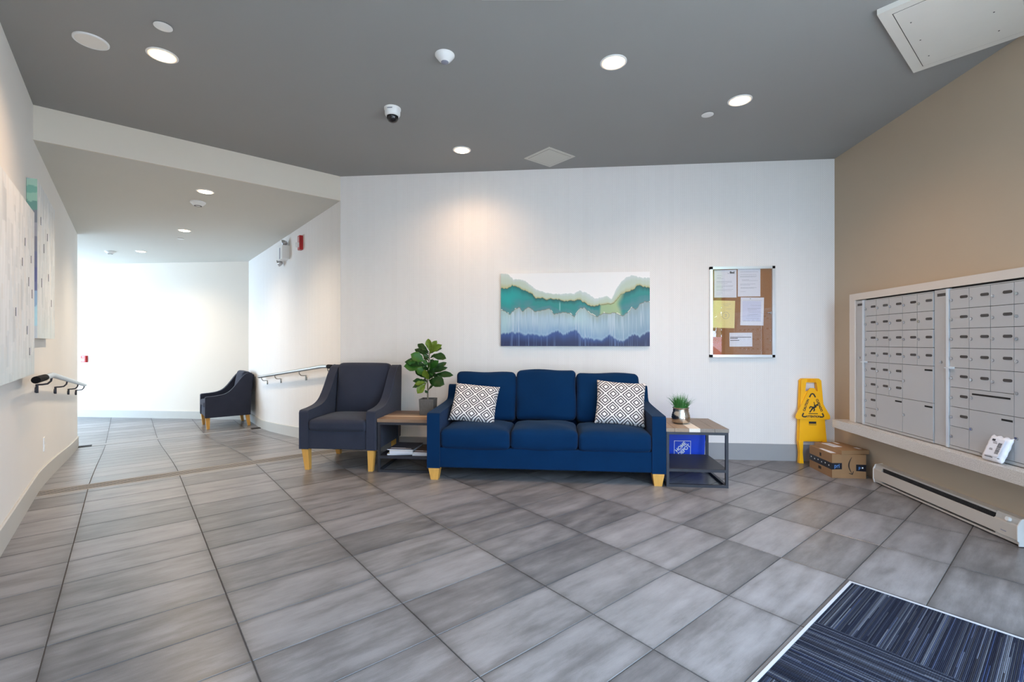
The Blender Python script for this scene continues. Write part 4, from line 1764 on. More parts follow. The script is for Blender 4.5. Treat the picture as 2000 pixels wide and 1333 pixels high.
obj('name_plate', bm, M['ink'], fp_, smooth=False)

# ------------------------------------------------------------------ notice board
NX0, NX1, NZ0, NZ1 = 1.533, 2.160, 1.038, 1.955
nbd = thing('notice_board', 'glazed cork notice board with an aluminium frame on the papered wall', 'notice board', (NX0, BY, NZ0))
W_, H_ = NX1 - NX0, NZ1 - NZ0
bm = nb()
bx(bm, .01, W_ - .01, -.012, -.002, .01, H_ - .01)
obj('cork_panel', bm, M['cork'], nbd, smooth=False)
fr = .026
for nm_, a in (('frame_rail', (fr, W_ - fr, 0, fr)), ('frame_rail', (fr, W_ - fr, H_ - fr, H_)), ('frame_stile', (0, fr, fr, H_ - fr)), ('frame_stile', (W_ - fr, W_, fr, H_ - fr))):
    bm = nb()
    bx(bm, a[0], a[1], -.036, 0, a[2], a[3])
    soften(bm, .008, 3)
    obj(nm_, bm, M['aluminium'], nbd, smooth=True)
for x, z in ((0, 0), (W_ - fr, 0), (0, H_ - fr), (W_ - fr, H_ - fr)):
    bm = nb()
    bx(bm, x, x + fr, -.037, 0, z, z + fr)
    soften(bm, .009, 3)
    obj('corner_cap', bm, M['black_plastic'], nbd, smooth=True)
bm = nb()
bx(bm, fr - .004, W_ - fr + .004, -.031, -.028, fr - .004, H_ - fr + .004)
obj('glass_door', bm, M['board_glass'], nbd, smooth=False)
bm = nb()
cyl(bm, (W_ - fr - .016, -.028, H_ * .488), (W_ - fr - .016, -.040, H_ * .488), .011, .010, 16)
bx(bm, W_ - fr - .05, W_ - fr - .016, -.038, -.034, H_ * .486, H_ * .492)
obj('lock', bm, M['chrome'], nbd)


def sheet(label, cx, cz, w_, h_, rot, m, lines, rng):
    t = thing('paper_notice', label, 'notice', (NX0 + cx, BY - .0140, NZ0 + cz), 0, 'notices pinned in the notice board')
    TT = Matrix.Rotation(R(rot), 4, 'Y')
    bm = nb()
    bx(bm, -w_ / 2, w_ / 2, -.0012, -.0004, -h_ / 2, h_ / 2, TT)
    obj('sheet', bm, m, t, smooth=False)
    bm = nb()
    for x0, x1, z, th in lines:
        bx(bm, -w_ / 2 + x0 * w_, -w_ / 2 + x1 * w_, -.0018, -.0012, h_ / 2 - z * h_ - th * h_, h_ / 2 - z * h_, TT)
    obj('printed_lines', bm, M['ink_grey'], t, smooth=False)
    return t


# positions read off the board: fractions of its width/height
px = lambda x: (x - 213) / 768 * W_
pzz = lambda y: (1208 - y) / 1080 * H_
n1 = sheet('white letter with a bold black heading at the top of the notice board', px(402), pzz(330), px(535) - px(268), .280, 0, M['paper'],
           [(.12, .32, .2, .006), (.12, .30, .27, .006), (.12, .42, .31, .006), (.1, .78, .41, .007), (.1, .8, .44, .007), (.1, .6, .50, .007), (.1, .85, .57, .007), (.1, .82, .60, .007), (.1, .4, .64, .007), (.1, .85, .70, .007), (.1, .78, .75, .007), (.1, .38, .83, .006), (.1, .3, .89, .006)], 1)
lettering('letter_heading', 'find', .030, M['ink'], n1, Matrix.Translation((.066, -.0022, .112)) @ FACE, .0015)
bm = nb()
for k in range(3):
    bx(bm, .022 + k * .007, .027 + k * .007, -.002, -.0012, .103, .106)
obj('heading_dots', bm, M['ink'], n1, smooth=False)
sheet('white printed letter high on the notice board, beside the bare cork', px(684), pzz(318), px(818) - px(550), .283, 0, M['paper'],
      [(.1, .9, .12, .008), (.12, .82, .21, .006), (.1, .84, .27, .008), (.1, .8, .30, .006), (.18, .5, .40, .007), (.2, .9, .43, .006), (.1, .78, .55, .008), (.1, .55, .59, .007), (.12, .84, .68, .008), (.12, .72, .70, .006), (.12, .35, .82, .006)], 2)
n3 = sheet('yellow notice with a round emblem in the notice board', px(384), pzz(695), px(515) - px(254), .278, 1.5, M['paper_yellow'],
           [(.45, .8, .12, .006), (.5, .7, .18, .006), (.6, .85, .30, .006)], 3)
bm = nb()
rr_ = .034
for k in range(28):
    a0, a1 = 2 * PI * k / 28, 2 * PI * (k + 1) / 28
    strip(bm, (.018 + rr_ * math.cos(a0), -.012 + rr_ * math.sin(a0)), (.018 + rr_ * math.cos(a1), -.012 + rr_ * math.sin(a1)), .0022, Matrix.Translation((0, -.0015, 0)))
for a, b in (((.008, -.002), (.018, .004)), ((.018, .004), (.030, -.004)), ((.018, .004), (.018, -.026)), ((.006, -.02), (.028, -.024)), ((.022, -.008), (.030, -.014))):
    strip(bm, a, b, .002, Matrix.Translation((0, -.0015, 0)))
obj('round_emblem', bm, M['ink_grey'], n3, smooth=False)
n4 = sheet('pale blue-grey printed sheet pinned at mid height on the cork', px(720), pzz(663), px(858) - px(583), .282, 1.0, M['paper'],
           [(.1, .92, .10, .006), (.42, .9, .28, .006), (.30, .86, .39, .008), (.3, .7, .43, .006), (.32, .86, .48, .006), (.34, .9, .53, .006), (.3, .75, .60, .007), (.3, .9, .66, .006), (.25, .8, .74, .006), (.1, .9, .84, .008)], 4)
bm = nb()
bx(bm, -.095, .085, -.0014, -.0011, -.095, .105, Matrix.Rotation(R(1), 4, 'Y'))
obj('tinted_block', bm, M['paper_blue'], n4, smooth=False)
n5 = sheet('small white card with two bold lines low on the notice board', px(587), pzz(998), px(722) - px(452), .140, -.5, M['paper'],
           [(.35, .6, .2, .012)], 5)
bm = nb()
for x0, x1, z in ((-.104, .100, .022), (-.104, -.03, .010), (-.104, -.015, -.010)):
    bx(bm, x0, x1, -.0019, -.0012, z, z + .006)
obj('bold_lines', bm, M['ink'], n5, smooth=False)
for n_ in (n4,):
    bm = nb()
    lathe(bm, [(0, -.006), (.006, -.004), (.004, -.001), (.001, 0)], 10, Matrix.Translation((-.018, -.002, .128)) @ Matrix.Rotation(R(-90), 4, 'X'))
    obj('pin', bm, M['steel'], n_)
# ------------------------------------------------------------------ painted canvases
def paint_grid(name, w_, h_, nx, ny, colour, parent, m, y=-.0, T=None):
    """front face of a canvas: grid in local x/z at depth y, colour(s, t) -> (ny, nx, 3); s across, t down"""
    xs = np.linspace(0, 1, nx)
    ts = np.linspace(0, 1, ny)
    Sg, Tg = np.meshgrid(xs, ts)
    co = np.stack([Sg * w_, np.full_like(Sg, y), (1 - Tg) * h_], -1).reshape(-1, 3)
    col = np.clip(colour(Sg, Tg), 0, 1).reshape(-1, 3)
    idx = np.arange(nx * ny).reshape(ny, nx)
    fa = np.stack([idx[:-1, :-1], idx[1:, :-1], idx[1:, 1:], idx[:-1, 1:]], -1).reshape(-1, 4)
    me = bpy.data.meshes.new(name)
    me.from_pydata(co.tolist(), [], fa.tolist())
    at = me.color_attributes.new('paint', 'FLOAT_COLOR', 'POINT')
    at.data.foreach_set('color', np.concatenate([col, np.ones((len(col), 1))], 1).astype(np.float32).ravel())
    if T is not None:
        me.transform(T)
    return obj(name, me, m, parent)


def L3(r, g, b):
    return np.array(rgb(r, g, b))


def sm(a, b, x):
    t = np.clip((x - a) / (b - a + 1e-9), 0, 1)
    return t * t * (3 - 2 * t)


rng = np.random.default_rng(4)


def n1d(x, freq, seed):
    r = np.random.default_rng(seed).random(4096)
    q = x * freq + 100
    i = np.floor(q).astype(int)
    f = q - i
    f = f * f * (3 - 2 * f)
    return r[i % 4096] * (1 - f) + r[(i + 1) % 4096] * f


def n2d(x, y, fx, fy, seed):
    r = np.random.default_rng(seed).random((256, 256))
    a, b = x * fx + 50, y * fy + 50
    i, j = np.floor(a).astype(int), np.floor(b).astype(int)
    u, v = a - i, b - j
    u, v = u * u * (3 - 2 * u), v * v * (3 - 2 * v)
    g = lambda p, q: r[p % 256, q % 256]
    return (g(i, j) * (1 - u) + g(i + 1, j) * u) * (1 - v) + (g(i, j + 1) * (1 - u) + g(i + 1, j + 1) * u) * v


def curve(pts):
    p = np.array(pts, float)
    return (p[:, 0] - 112) / 1703, (p[:, 1] - 205) / 830


cA = curve([(112, 190), (190, 205), (260, 270), (370, 275), (450, 330), (530, 390), (640, 430), (800, 440), (960, 440), (1020, 405), (1100, 430), (1200, 500), (1330, 470), (1390, 505), (1440, 390), (1500, 310), (1560, 262), (1620, 240), (1720, 270), (1815, 265)])
cB = curve([(112, 370), (190, 375), (250, 340), (330, 372), (430, 420), (480, 440), (520, 490), (600, 490), (650, 515), (690, 495), (800, 505), (850, 530), (900, 525), (980, 520), (1010, 505), (1080, 540), (1130, 580), (1190, 590), (1250, 570), (1400, 560), (1450, 510), (1490, 460), (1560, 430), (1640, 400), (1680, 350), (1740, 370), (1815, 380)])
cC = curve([(112, 625), (150, 625), (215, 675), (270, 620), (330, 595), (365, 640), (440, 590), (510, 640), (600, 630), (680, 610), (735, 670), (830, 650), (900, 665), (965, 700), (1030, 610), (1075, 595), (1140, 670), (1220, 705), (1300, 660), (1350, 675), (1420, 655), (1510, 700), (1570, 660), (1620, 600), (1660, 630), (1700, 570), (1760, 535), (1815, 540)])
cD = curve([(112, 890), (200, 885), (340, 880), (400, 905), (480, 900), (560, 910), (650, 915), (720, 880), (780, 855), (840, 910), (900, 870), (990, 855), (1040, 930), (1080, 950), (1110, 940), (1200, 965), (1290, 955), (1360, 905), (1440, 960), (1520, 985), (1600, 920), (1640, 900), (1700, 930), (1760, 890), (1815, 870)])


def seascape(s, t):
    j = (n1d(s, 90, 1) - .5) * .014 + (n1d(s, 220, 2) - .5) * .008
    A = np.interp(s, *cA) + j
    B = np.interp(s, *cB) + j
    Cc = np.interp(s, *cC) + j
    D = np.interp(s, *cD) + (n1d(s, 160, 5) - .5) * .02
    white = L3(236, 234, 233)
    out = np.broadcast_to(white, s.shape + (3,)).copy()

    def lay(mask, col):
        nonlocal out
        out = out * (1 - mask[..., None]) + col * mask[..., None]
    mixc = lambda f, a, b: a * (1 - f[..., None]) + b * f[..., None]
    cl = n2d(s, t, 14, 7, 3)
    # pale mint fringe turning olive at the gold line
    f = np.clip((t - A) / (B - A + 1e-4), 0, 1)
    band = mixc(sm(.0, .5, f + (cl - .5) * .3), L3(212, 224, 222), L3(200, 216, 200))
    band = mixc(sm(.62, 1.0, f), band, L3(194, 194, 146))
    lay(sm(-.006, .012, t - A), band)
    lay(np.exp(-((t - A) / .008) ** 2) * .5, L3(244, 246, 244))
    # teal band
    f = np.clip((t - B) / (Cc - B + 1e-4), 0, 1)
    wave = n2d(s, t + .25 * n1d(s, 6, 8), 5, 26, 9)
    teal = mixc(sm(.0, .35, f), L3(16, 96, 92), L3(44, 148, 142))
    teal = mixc(sm(.4, .95, f + (wave - .5) * .6), teal, L3(96, 146, 154))
    teal = mixc(.45 * wave, teal, L3(24, 132, 138))
    teal = mixc(np.exp(-((s - .05) / .11) ** 2) * np.exp(-((f - .4) / .35) ** 2) * .9, teal, L3(28, 172, 170))
    g = sm(.655, .675, s + (cl - .5) * .03) * (1 - sm(.79, .83, s + (cl - .5) * .05)) * (1 - sm(.80, .86, s) * sm(.4, .6, f))
    teal = mixc(g * (.75 + .25 * cl), teal, L3(182, 204, 150))
    gl = sm(.585, .60, s) * (1 - sm(.655, .67, s)) * sm(.3, .5, f)
    teal = mixc(gl * .7, teal, L3(108, 150, 150))
    lay(sm(-.003, .003, t - B), teal)
    # streaked pale blue band
    st = n2d(s, t, 260, 3, 12) * .6 + n2d(s, t, 90, 2, 13) * .4
    f = np.clip((t - Cc) / (D - Cc + 1e-4), 0, 1)
    blue = mixc(sm(0, .35, f + (st - .5) * .4), L3(172, 190, 188), L3(178, 204, 220))
    blue = mixc(sm(.45, 1.0, f + (st - .5) * .5), blue, L3(138, 172, 206))
    blue = mixc(sm(.55, .95, s) * .55, blue, L3(140, 166, 178))
    blue = mixc(sm(.62, .8, st) * .5, blue, L3(222, 234, 240))
    blue = mixc(sm(.60, .9, 1 - st) * .35, blue, L3(110, 146, 182))
    mint = np.exp(-((s - .02) / .05) ** 2) + np.exp(-((s - .53) / .06) ** 2) * np.exp(-((f - .3) / .3) ** 2)
    blue = mixc(np.clip(mint, 0, 1) * .5, blue, L3(186, 222, 220))
    lay(sm(-.003, .003, t - Cc), blue)
    # navy base
    dn = np.clip((t - D) / (1 - D + 1e-4), 0, 1)
    navy = mixc(sm(0, .8, dn), L3(58, 88, 150), L3(36, 48, 96))
    navy = mixc(sm(.6, .95, s) * .6, navy, L3(54, 62, 96))
    navy = mixc(sm(.60, .85, st) * .45, navy, L3(124, 152, 200))
    lay(sm(-.015, .02, t - D + (st - .5) * .05), navy)
    lay(np.exp(-((t - D + .012) / .012) ** 2) * .35, L3(176, 204, 224))
    out = np.where((t > A)[..., None], out * .80, out)
    # gold lines
    brk = n1d(s, 40, 21)
    lay(np.exp(-((t - B) / .0048) ** 2) * (.45 + .45 * (brk > .4)), L3(96, 84, 40))
    lay(np.exp(-((t - Cc) / .0048) ** 2) * .85, L3(120, 104, 84))
    lay(np.exp(-((t - Cc + .008) / .005) ** 2) * (brk > .72) * .9, L3(240, 238, 226))
    lay(np.exp(-((s - .403) / .0035) ** 2) * sm(.38, .43, t) * (1 - sm(.5, .53, t)) * .6, L3(150, 206, 206))
    return out


art = thing('painting', 'wide abstract canvas of teal, pale blue and navy bands hung above the sofa', 'painting', (-.602, BY, 1.149))
AW, AH = 1.538, .766
bm = nb()
bx(bm, 0, AW, -.034, -.001, 0, AH)
obj('canvas', bm, M['canvas_edge'], art, smooth=False)
paint_grid('painted_face', AW, AH, 420, 220, seascape, art, M['canvas'], -.0345)
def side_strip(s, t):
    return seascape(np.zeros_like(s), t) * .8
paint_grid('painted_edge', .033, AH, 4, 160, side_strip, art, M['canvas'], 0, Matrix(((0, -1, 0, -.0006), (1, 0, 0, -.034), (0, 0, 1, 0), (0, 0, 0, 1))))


def mosaic(seed, w_, h_, tint):
    def fn(s, t):
        out = np.broadcast_to(L3(228, 231, 232), s.shape + (3,)).copy()
        r = np.random.default_rng(seed)
        x, z = s * w_, t * h_
        for k in range(420):
            a, b = r.uniform(-.05, w_), r.uniform(-.1, h_)
            ww, hh = r.uniform(.012, .075), r.uniform(.06, .26)
            pal = [(234, 236, 237), (216, 220, 221), (202, 208, 210), (222, 229, 232), (226, 224, 220), (210, 218, 223), (196, 201, 203), (238, 240, 242)]
            c = L3(*pal[r.integers(len(pal))])
            m = ((x > a) & (x < a + ww) & (z > b) & (z < b + hh)) * r.uniform(.2, .65)
            out = out * (1 - m[..., None]) + c * m[..., None]
        st = n2d(s, t, w_ * 260, h_ * 5, seed + 1)
        out = out * (.90 + .18 * st[..., None])
        low = sm(.75, 1.0, t)[..., None] * tint
        out = out * (1 - low) + L3(206, 224, 226) * low
        return out
    return fn


def edge_colours(s, t):
    out = np.broadcast_to(L3(150, 170, 168), s.shape + (3,)).copy()
    stops = [(0.0, (150, 184, 166)), (.05, (110, 160, 144)), (.09, (140, 180, 160)), (.14, (96, 140, 130)), (.19, (112, 118, 128)), (.28, (150, 150, 158)), (.36, (116, 118, 134)), (.46, (102, 106, 134)), (.55, (90, 94, 136)), (.64, (104, 110, 146)), (.70, (142, 170, 196)), (.80, (172, 208, 218)), (.92, (190, 196, 200))]
    q = t + (n2d(s, t, 3, 40, 3) - .5) * .02
    for z, c in stops:
        m = (q >= z)[..., None]
        out = np.where(m, L3(*c), out)
    return out


def left_canvas(label, u0, u1, z0, z1, seed, edge, chips):
    t = thing('canvas_panel', label, 'wall art', P(u0, VL, z0), R(135), 'pale mosaic canvases on the handrail wall')
    w_, h_ = u1 - u0, z1 - z0
    bm = nb()
    bx(bm, 0, w_, -.056, -.002, 0, h_)
    obj('canvas', bm, M['canvas_edge'], t, smooth=False)
    paint_grid('painted_face', w_, h_, 240, 200, mosaic(seed, w_, h_, .5), t, M['canvas'], -.0566)
    if edge:
        paint_grid('painted_edge', .055, h_, 6, 200, edge_colours, t, M['canvas'], 0, Matrix(((0, -1, 0, -.0006), (1, 0, 0, -.0566), (0, 0, 1, 0), (0, 0, 0, 1))))
    for cx, cz, hh in chips:
        bm = nb()
        bx(bm, cx - .012, cx + .012, -.0605, -.056, cz - hh / 2, cz + hh / 2)
        o = obj('raised_chip', bm, M['paper'], t, smooth=False)
        bm = nb()
        bx(bm, cx - .0132, cx - .0122, -.0595, -.056, cz - hh / 2, cz + hh / 2)
        obj('chip_edge', bm, M['concrete'], o, smooth=False)
    return t


left_canvas('large pale mosaic canvas cut by the edge of the photo', 3.05, 4.655, .972, 2.10, 31, False,
            [(1.40, .16, .05), (1.50, .55, .06), (1.30, .30, .055), (1.46, .78, .05), (1.12, .72, .05), (1.22, .86, .05), (1.36, .62, .06), (.9, .4, .05)])
left_canvas('tall pale mosaic canvas with a teal and violet painted edge, farther along the wall', 4.79, 5.84, 1.222, 2.372, 47, True,
            [(.35, .70, .07), (.22, .42, .07), (.62, .50, .06), (.55, .82, .06), (.80, .30, .06), (.18, .88, .06)])


# ------------------------------------------------------------------ handrails
def handrail(label, pts, v_face, off, post_u, grip_pts, rotz):
    """pts: (u, z); v_face: wall; off: signed distance of the tube from the wall"""
    t = thing('handrail', label, 'handrail', P(pts[0][0], v_face, 0), 0, 'steel handrails beside the ramp')
    o = P(pts[0][0], v_face, 0)
    V = lambda u, z, d: P(u, v_face + d, z) - o
    bm = nb()
    tube(bm, [V(u, z, off) for u, z in pts], .021, 14)
    obj('rail', bm, M['steel'], t)
    if grip_pts:
        bm = nb()
        tube(bm, [V(u, z, off) for u, z in grip_pts], .0235, 14)
        obj('end_grip', bm, M['black_plastic'], t)
    us_ = [p[0] for p in pts]
    zs_ = [p[1] for p in pts]
    for u in post_u:
        z = float(np.interp(u, us_, zs_))
        bm = nb()
        sgn = 1 if off > 0 else -1
        tube(bm, [V(u, z - .018, off), V(u, z - .045, off * .95), V(u, z - .066, off * .75), V(u, z - .07, off * .45), V(u, z - .07, sgn * .012)], .007, 8)
        tube(bm, [V(u, z - .065, sgn * .012), V(u, z - .135, sgn * .012)], .009, 8)
        cyl(bm, V(u, z - .11, 0), V(u, z - .11, sgn * .010), .022, .020, 14)
        obj('bracket', bm, M['black_steel'] if off > 0 else M['steel'], t)


handrail('steel handrail with a black end grip below the pale canvases', [(4.62, .940), (5.25, .928), (8.60, .612), (8.95, .58)], VL, .095, (5.2, 6.42, 7.75, 8.8), [(4.36, .945), (4.62, .940), (4.80, .936)], 135)
handrail('steel handrail on the papered ramp wall between the two armchairs', [(5.30, .920), (5.50, .912), (8.80, .598), (8.86, .60)], VR, -.095, (5.33, 6.45, 7.75, 8.65), [(5.165, .923), (5.31, .920)], -45)

# ------------------------------------------------------------------ small wall fittings
t = thing('wall_outlet', 'white plate low on the handrail wall', 'outlet', P(5.70, VL, .31), R(135))
bm = nb()
bx(bm, -.036, .036, -.007, 0, -.058, .058)
soften(bm, .003, 2)
pl = obj('cover_plate', bm, M['white_plastic'], t)
bm = nb()
for z in (-.022, .022):
    bx(bm, -.017, .017, -.009, -.006, z - .014, z + .014)
    for x in (-.006, .006):
        bx(bm, x - .001, x + .001, -.0094, -.0088, z - .004, z + .006)
obj('socket', bm, M['white_metal'], t, smooth=False)

t = thing('fire_alarm_strobe', 'small red fire alarm strobe high on the papered ramp wall', 'alarm', P(6.66, VR, 2.52), R(-45))
bm = nb()
bx(bm, -.045, .045, -.045, 0, -.095, .095)
soften(bm, .012, 2)
obj('housing', bm, M['red'], t)
bm = nb()
bx(bm, -.030, .030, -.075, -.040, -.060, .000)
soften(bm, .010, 2)
obj('strobe_lens', bm, M['clear_lens'], t)
bm = nb()
bx(bm, -.006, .006, -.0465, -.0445, .01, .08)
obj('lettering_strip', bm, M['print_white'], t, smooth=False)

t = thing('emergency_light', 'white twin-lamp emergency light beside the red strobe', 'emergency light', P(7.42, VR, 2.50), R(-45))
bm = nb()
bx(bm, -.14, .14, -.10, 0, -.11, .085)
soften(bm, .012, 2)
obj('housing', bm, M['white_plastic'], t)
bm = nb()
bx(bm, -.02, .02, -.103, -.099, -.10, .06)
obj('indicator_strip', bm, M['ink_grey'], t, smooth=False)
for x, z, dx, dz in ((.06, .125, -.3, -.25), (-.20, -.13, -.5, -.4)):
    a = Vector((x, -.06, z))
    d = Vector((dx, -1, dz)).normalized()
    bm = nb()
    qq = d.to_track_quat('Z', 'Y').to_matrix().to_4x4()
    lathe(bm, [(0, -.05), (.02, -.045), (.045, -.01), (.05, .02), (.046, .022), (.03, .005), (0, .004)], 20, Matrix.Translation(a) @ qq)
    tube(bm, [a - d * .04, Vector((x * .8, -.05, z * .78)), Vector((x * .6, -.05, z * .6))], .008, 8)
    lh = obj('lamp_head', bm, M['chrome'], t)

t = thing('fire_pull_station', 'small red and white fire alarm pull station on the bright far wall', 'alarm', (-9.45, FY, .845), 0)
bm = nb()
bx(bm, -.05, .05, -.05, 0, -.065, .065)
soften(bm, .006, 2)
hb_ = obj('housing', bm, M['red'], t)
bm = nb()
bx(bm, -.034, .034, -.056, -.049, -.045, .012)
obj('pull_bar', bm, M['print_white'], t, smooth=False)
lettering('lettering', 'FIRE', .026, M['print_white'], hb_, Matrix.Translation((0, -.0505, .038)) @ FACE, .001)


# ------------------------------------------------------------------ ceiling fittings
def downlight(label, loc, r, glow, watts, group, colr, lit=True):
    t = thing('downlight', label, 'ceiling light', loc, 0, group)
    bm = nb()
    lathe(bm, [(r, 0), (r, -.003), (r - .004, -.006), (r * .76, -.0055), (r * .72, .0), (r * .72, .004)], 40)
    obj('trim_ring', bm, M['white_plastic'], t, angle=50)
    bm = nb()
    lathe(bm, [(r * .74, -.001), (r * .70, -.009), (r * .4, -.0145), (0, -.016)], 32)
    obj('lens', bm, glow, t, angle=60)
    bm = nb()
    lathe(bm, [(r * .74, -.0062), (r * .80, -.0085), (r * .87, -.0066)], 40)
    obj('trim_glow', bm, M['glow_rim'], t, angle=60)  # added glowing ring, imitates the lamp's warm glow on the trim
    ld = bpy.data.lights.new('downlight_beam', 'SPOT')
    ld.energy = watts
    ld.color = colr
    ld.spot_size = R(150)
    ld.spot_blend = 1.0
    ld.shadow_soft_size = r * .7
    lo = bpy.data.objects.new('downlight_beam', ld)
    COL.objects.link(lo)
    lo.parent = t
    lo.location = (0, 0, -.035)
    return t


g1 = 'round downlights in the main ceiling'
downlight('lit downlight by the round white ceiling speaker', (-2.50, 2.742, H), .086, M['glow'], LAMP_W, g1, LAMP_COL)
downlight('lit downlight nearest the photographer, between the sensor and the large hatch', (.358, 3.098, H), .086, M['glow'], LAMP_W, g1, LAMP_COL)
downlight('lit downlight beside a small white cap, towards the tan wall', (1.363, 3.681, H), .086, M['glow'], LAMP_W, g1, LAMP_COL)
downlight('lit downlight close to the papered wall, above the armchair and plant', (-.909, 4.377, H), .086, M['glow'], LAMP_W * .6, g1, LAMP_COL)
g2 = 'round downlights in the corridor ceiling'
CORR_COL = (1.0, .78, .54)
downlight('lit corridor downlight nearest the soffit, above the smoke detector', (*xy(P(5.75, .622)), HL), .083, M['glow_low'], LAMP_W * 1.6, g2, CORR_COL)
downlight('lit corridor downlight second from the soffit', (*xy(P(7.95, .614)), HL), .083, M['glow_low'], LAMP_W * 1.6, g2, CORR_COL)
downlight('washed-out downlight at the bright end of the corridor', (*xy(P(10.28, .18)), HL), .083, M['glow_low'], LAMP_W * 1.6, g2, CORR_COL)

t = thing('ceiling_speaker', 'large round white ceiling speaker next to the handrail wall', 'speaker', (-2.806, 2.566, H))
bm = nb()
lathe(bm, [(.086, 0), (.086, -.008), (.080, -.011), (.076, -.009)], 40)
obj('rim', bm, M['white_plastic'], t)
bm = nb()
lathe(bm, [(.077, -.008), (.04, -.0095), (0, -.010)], 40)
obj('grille', bm, M['white_metal'], t)


def cap(label, loc, r):
    t = thing('sprinkler_cap', label, 'sprinkler cap', loc, 0, 'small round caps on the ceiling')
    bm = nb()
    lathe(bm, [(r * .9, 0), (r * .9, -.004), (0, -.004)], 28)
    obj('collar', bm, M['plate_dark'], t)
    bm = nb()
    lathe(bm, [(r, -.0045), (r, -.007), (r * .95, -.008), (0, -.0082)], 32)
    obj('cover', bm, M['white_plastic'], t)


cap('small flat white cap beside the downlight near the speaker', (-2.263, 2.487, H), .046)
cap('small flat white cap just below the downlight towards the tan wall', (1.189, 3.88, H), .046)
cap('tiny flat white cap in the corridor ceiling past the second downlight', (*xy(P(8.62, .62)), HL), .045)

t = thing('motion_sensor', 'white domed motion sensor in the middle of the main ceiling', 'sensor', (-.715, 2.915, H))
bm = nb()
lathe(bm, [(.062, 0), (.062, -.006), (.056, -.014), (.040, -.034), (.026, -.044), (.024, -.046)], 36)
obj('housing', bm, M['white_plastic'], t, angle=50)
bm = nb()
lathe(bm, [(.024, -.042), (.023, -.050), (.014, -.055), (0, -.056)], 24)
obj('sensor_lens', bm, M['ink_grey'], t)

t = thing('security_camera', 'white security camera with a dark dome hanging from the ceiling', 'camera', (-1.285, 3.545, H))
bm = nb()
lathe(bm, [(.064, 0), (.064, -.012), (.060, -.016), (.058, -.050), (.050, -.062), (.045, -.064)], 36)
obj('housing', bm, M['white_plastic'], t, angle=50)
bm = nb()
lathe(bm, [(.045, -.060), (.043, -.080), (.034, -.098), (.018, -.108), (0, -.111)], 28)
obj('dome', bm, M['lens'], t)
bm = nb()
bx(bm, -.02, .02, -.0645, -.062, -.026, -.020)
obj('badge', bm, M['ink_grey'], t, smooth=False)


def detector(label, loc, r):
    t = thing('smoke_detector', label, 'smoke detector', loc, 0, 'smoke detectors in the corridor')
    bm = nb()
    lathe(bm, [(r, 0), (r, -.012), (r * .92, -.018), (r * .62, -.040), (r * .5, -.046), (0, -.046)], 32)
    obj('housing', bm, M['white_plastic'], t, angle=40)
    bm = nb()
    lathe(bm, [(r * .56, -.040), (r * .50, -.0475), (r * .35, -.049), (r * .34, -.046)], 24)
    obj('vent_ring', bm, M['plate_dark'], t)


detector('white smoke detector by the nearest corridor downlight', (*xy(P(6.24, .606)), HL), .075)
detector('white smoke detector far along the corridor ceiling, near the end of the handrail wall', (*xy(P(10.61, -.23)), HL), .075)


def hatch(label, corners, th, m, inset, screws=False, open_side=False):
    """corners: centre, half sizes in (v, u) axes"""
    c, hv, hu = corners
    t = thing('access_hatch', label, 'access hatch', (*c, H), R(45), 'access hatches in the ceiling')
    bm = nb()
    bx(bm, -hv, hv, -hu, hu, -th, 0)
    soften(bm, min(.004, th * .4), 2)
    fr_ = obj('frame', bm, m, t, smooth=False)
    bm = nb()
    g = .003
    lo_u = -hu - .004 if open_side else -hu + inset
    for a in ((-hv + inset, hv - inset, max(lo_u, -hu), max(lo_u, -hu) + g) if not open_side else (-hv + inset, -hv + inset + g, -hu, -hu + .01), (-hv + inset, hv - inset, hu - inset - g, hu - inset), (-hv + inset, -hv + inset + g, lo_u, hu - inset), (hv - inset - g, hv - inset, lo_u, hu - inset)):
        bx(bm, a[0], a[1], a[2], a[3], -th - .0006, -th + .001)
    obj('door_gap', bm, M['plate_dark'], t, smooth=False)
    bm = nb()
    bx(bm, -hv + inset + .004, hv - inset - .004, lo_u + .004, hu - inset - .004, -th - .002, -th + .001)
    dd = obj('door', bm, m, t, smooth=False)
    if screws:
        bm = nb()
        for v_ in (-.22, .02, .26):
            for u_ in (-hu + inset + .05, hu - inset - .05):
                cyl(bm, (v_, u_, -th - .0022), (v_, u_, -th - .0035), .004, .004, 8)
        obj('screw', bm, M['plate_dark'], dd)
    return t


hatch('small square diamond-set hatch touching the papered wall', ((-.085, 4.637), .178, .178), .004, M['ceiling_low'], .030)
cv, cu = (3.172 + 4.046) / 2, (.200 + .715) / 2
hatch('large raised white hatch by the tan wall, cut by the top of the photo', (((cv - cu) * S, (cv + cu) * S), (4.046 - 3.172) / 2, (.715 - .200) / 2), .030, M['white_metal'], .055, True, True)
t = thing('ceiling_plate', 'white ceiling plate of which only a thin edge shows at the top of the photo', 'ceiling plate', (-.163, 2.24, H), R(5.6))
bm = nb()
bx(bm, -.218, .218, -.24, .24, -.006, 0)
soften(bm, .002, 1)
obj('plate', bm, M['white_plastic'], t, smooth=False)
bm = nb()
bx(bm, -.20, .20, -.222, .222, -.0075, -.005)
obj('cover', bm, M['white_metal'], t, smooth=False)

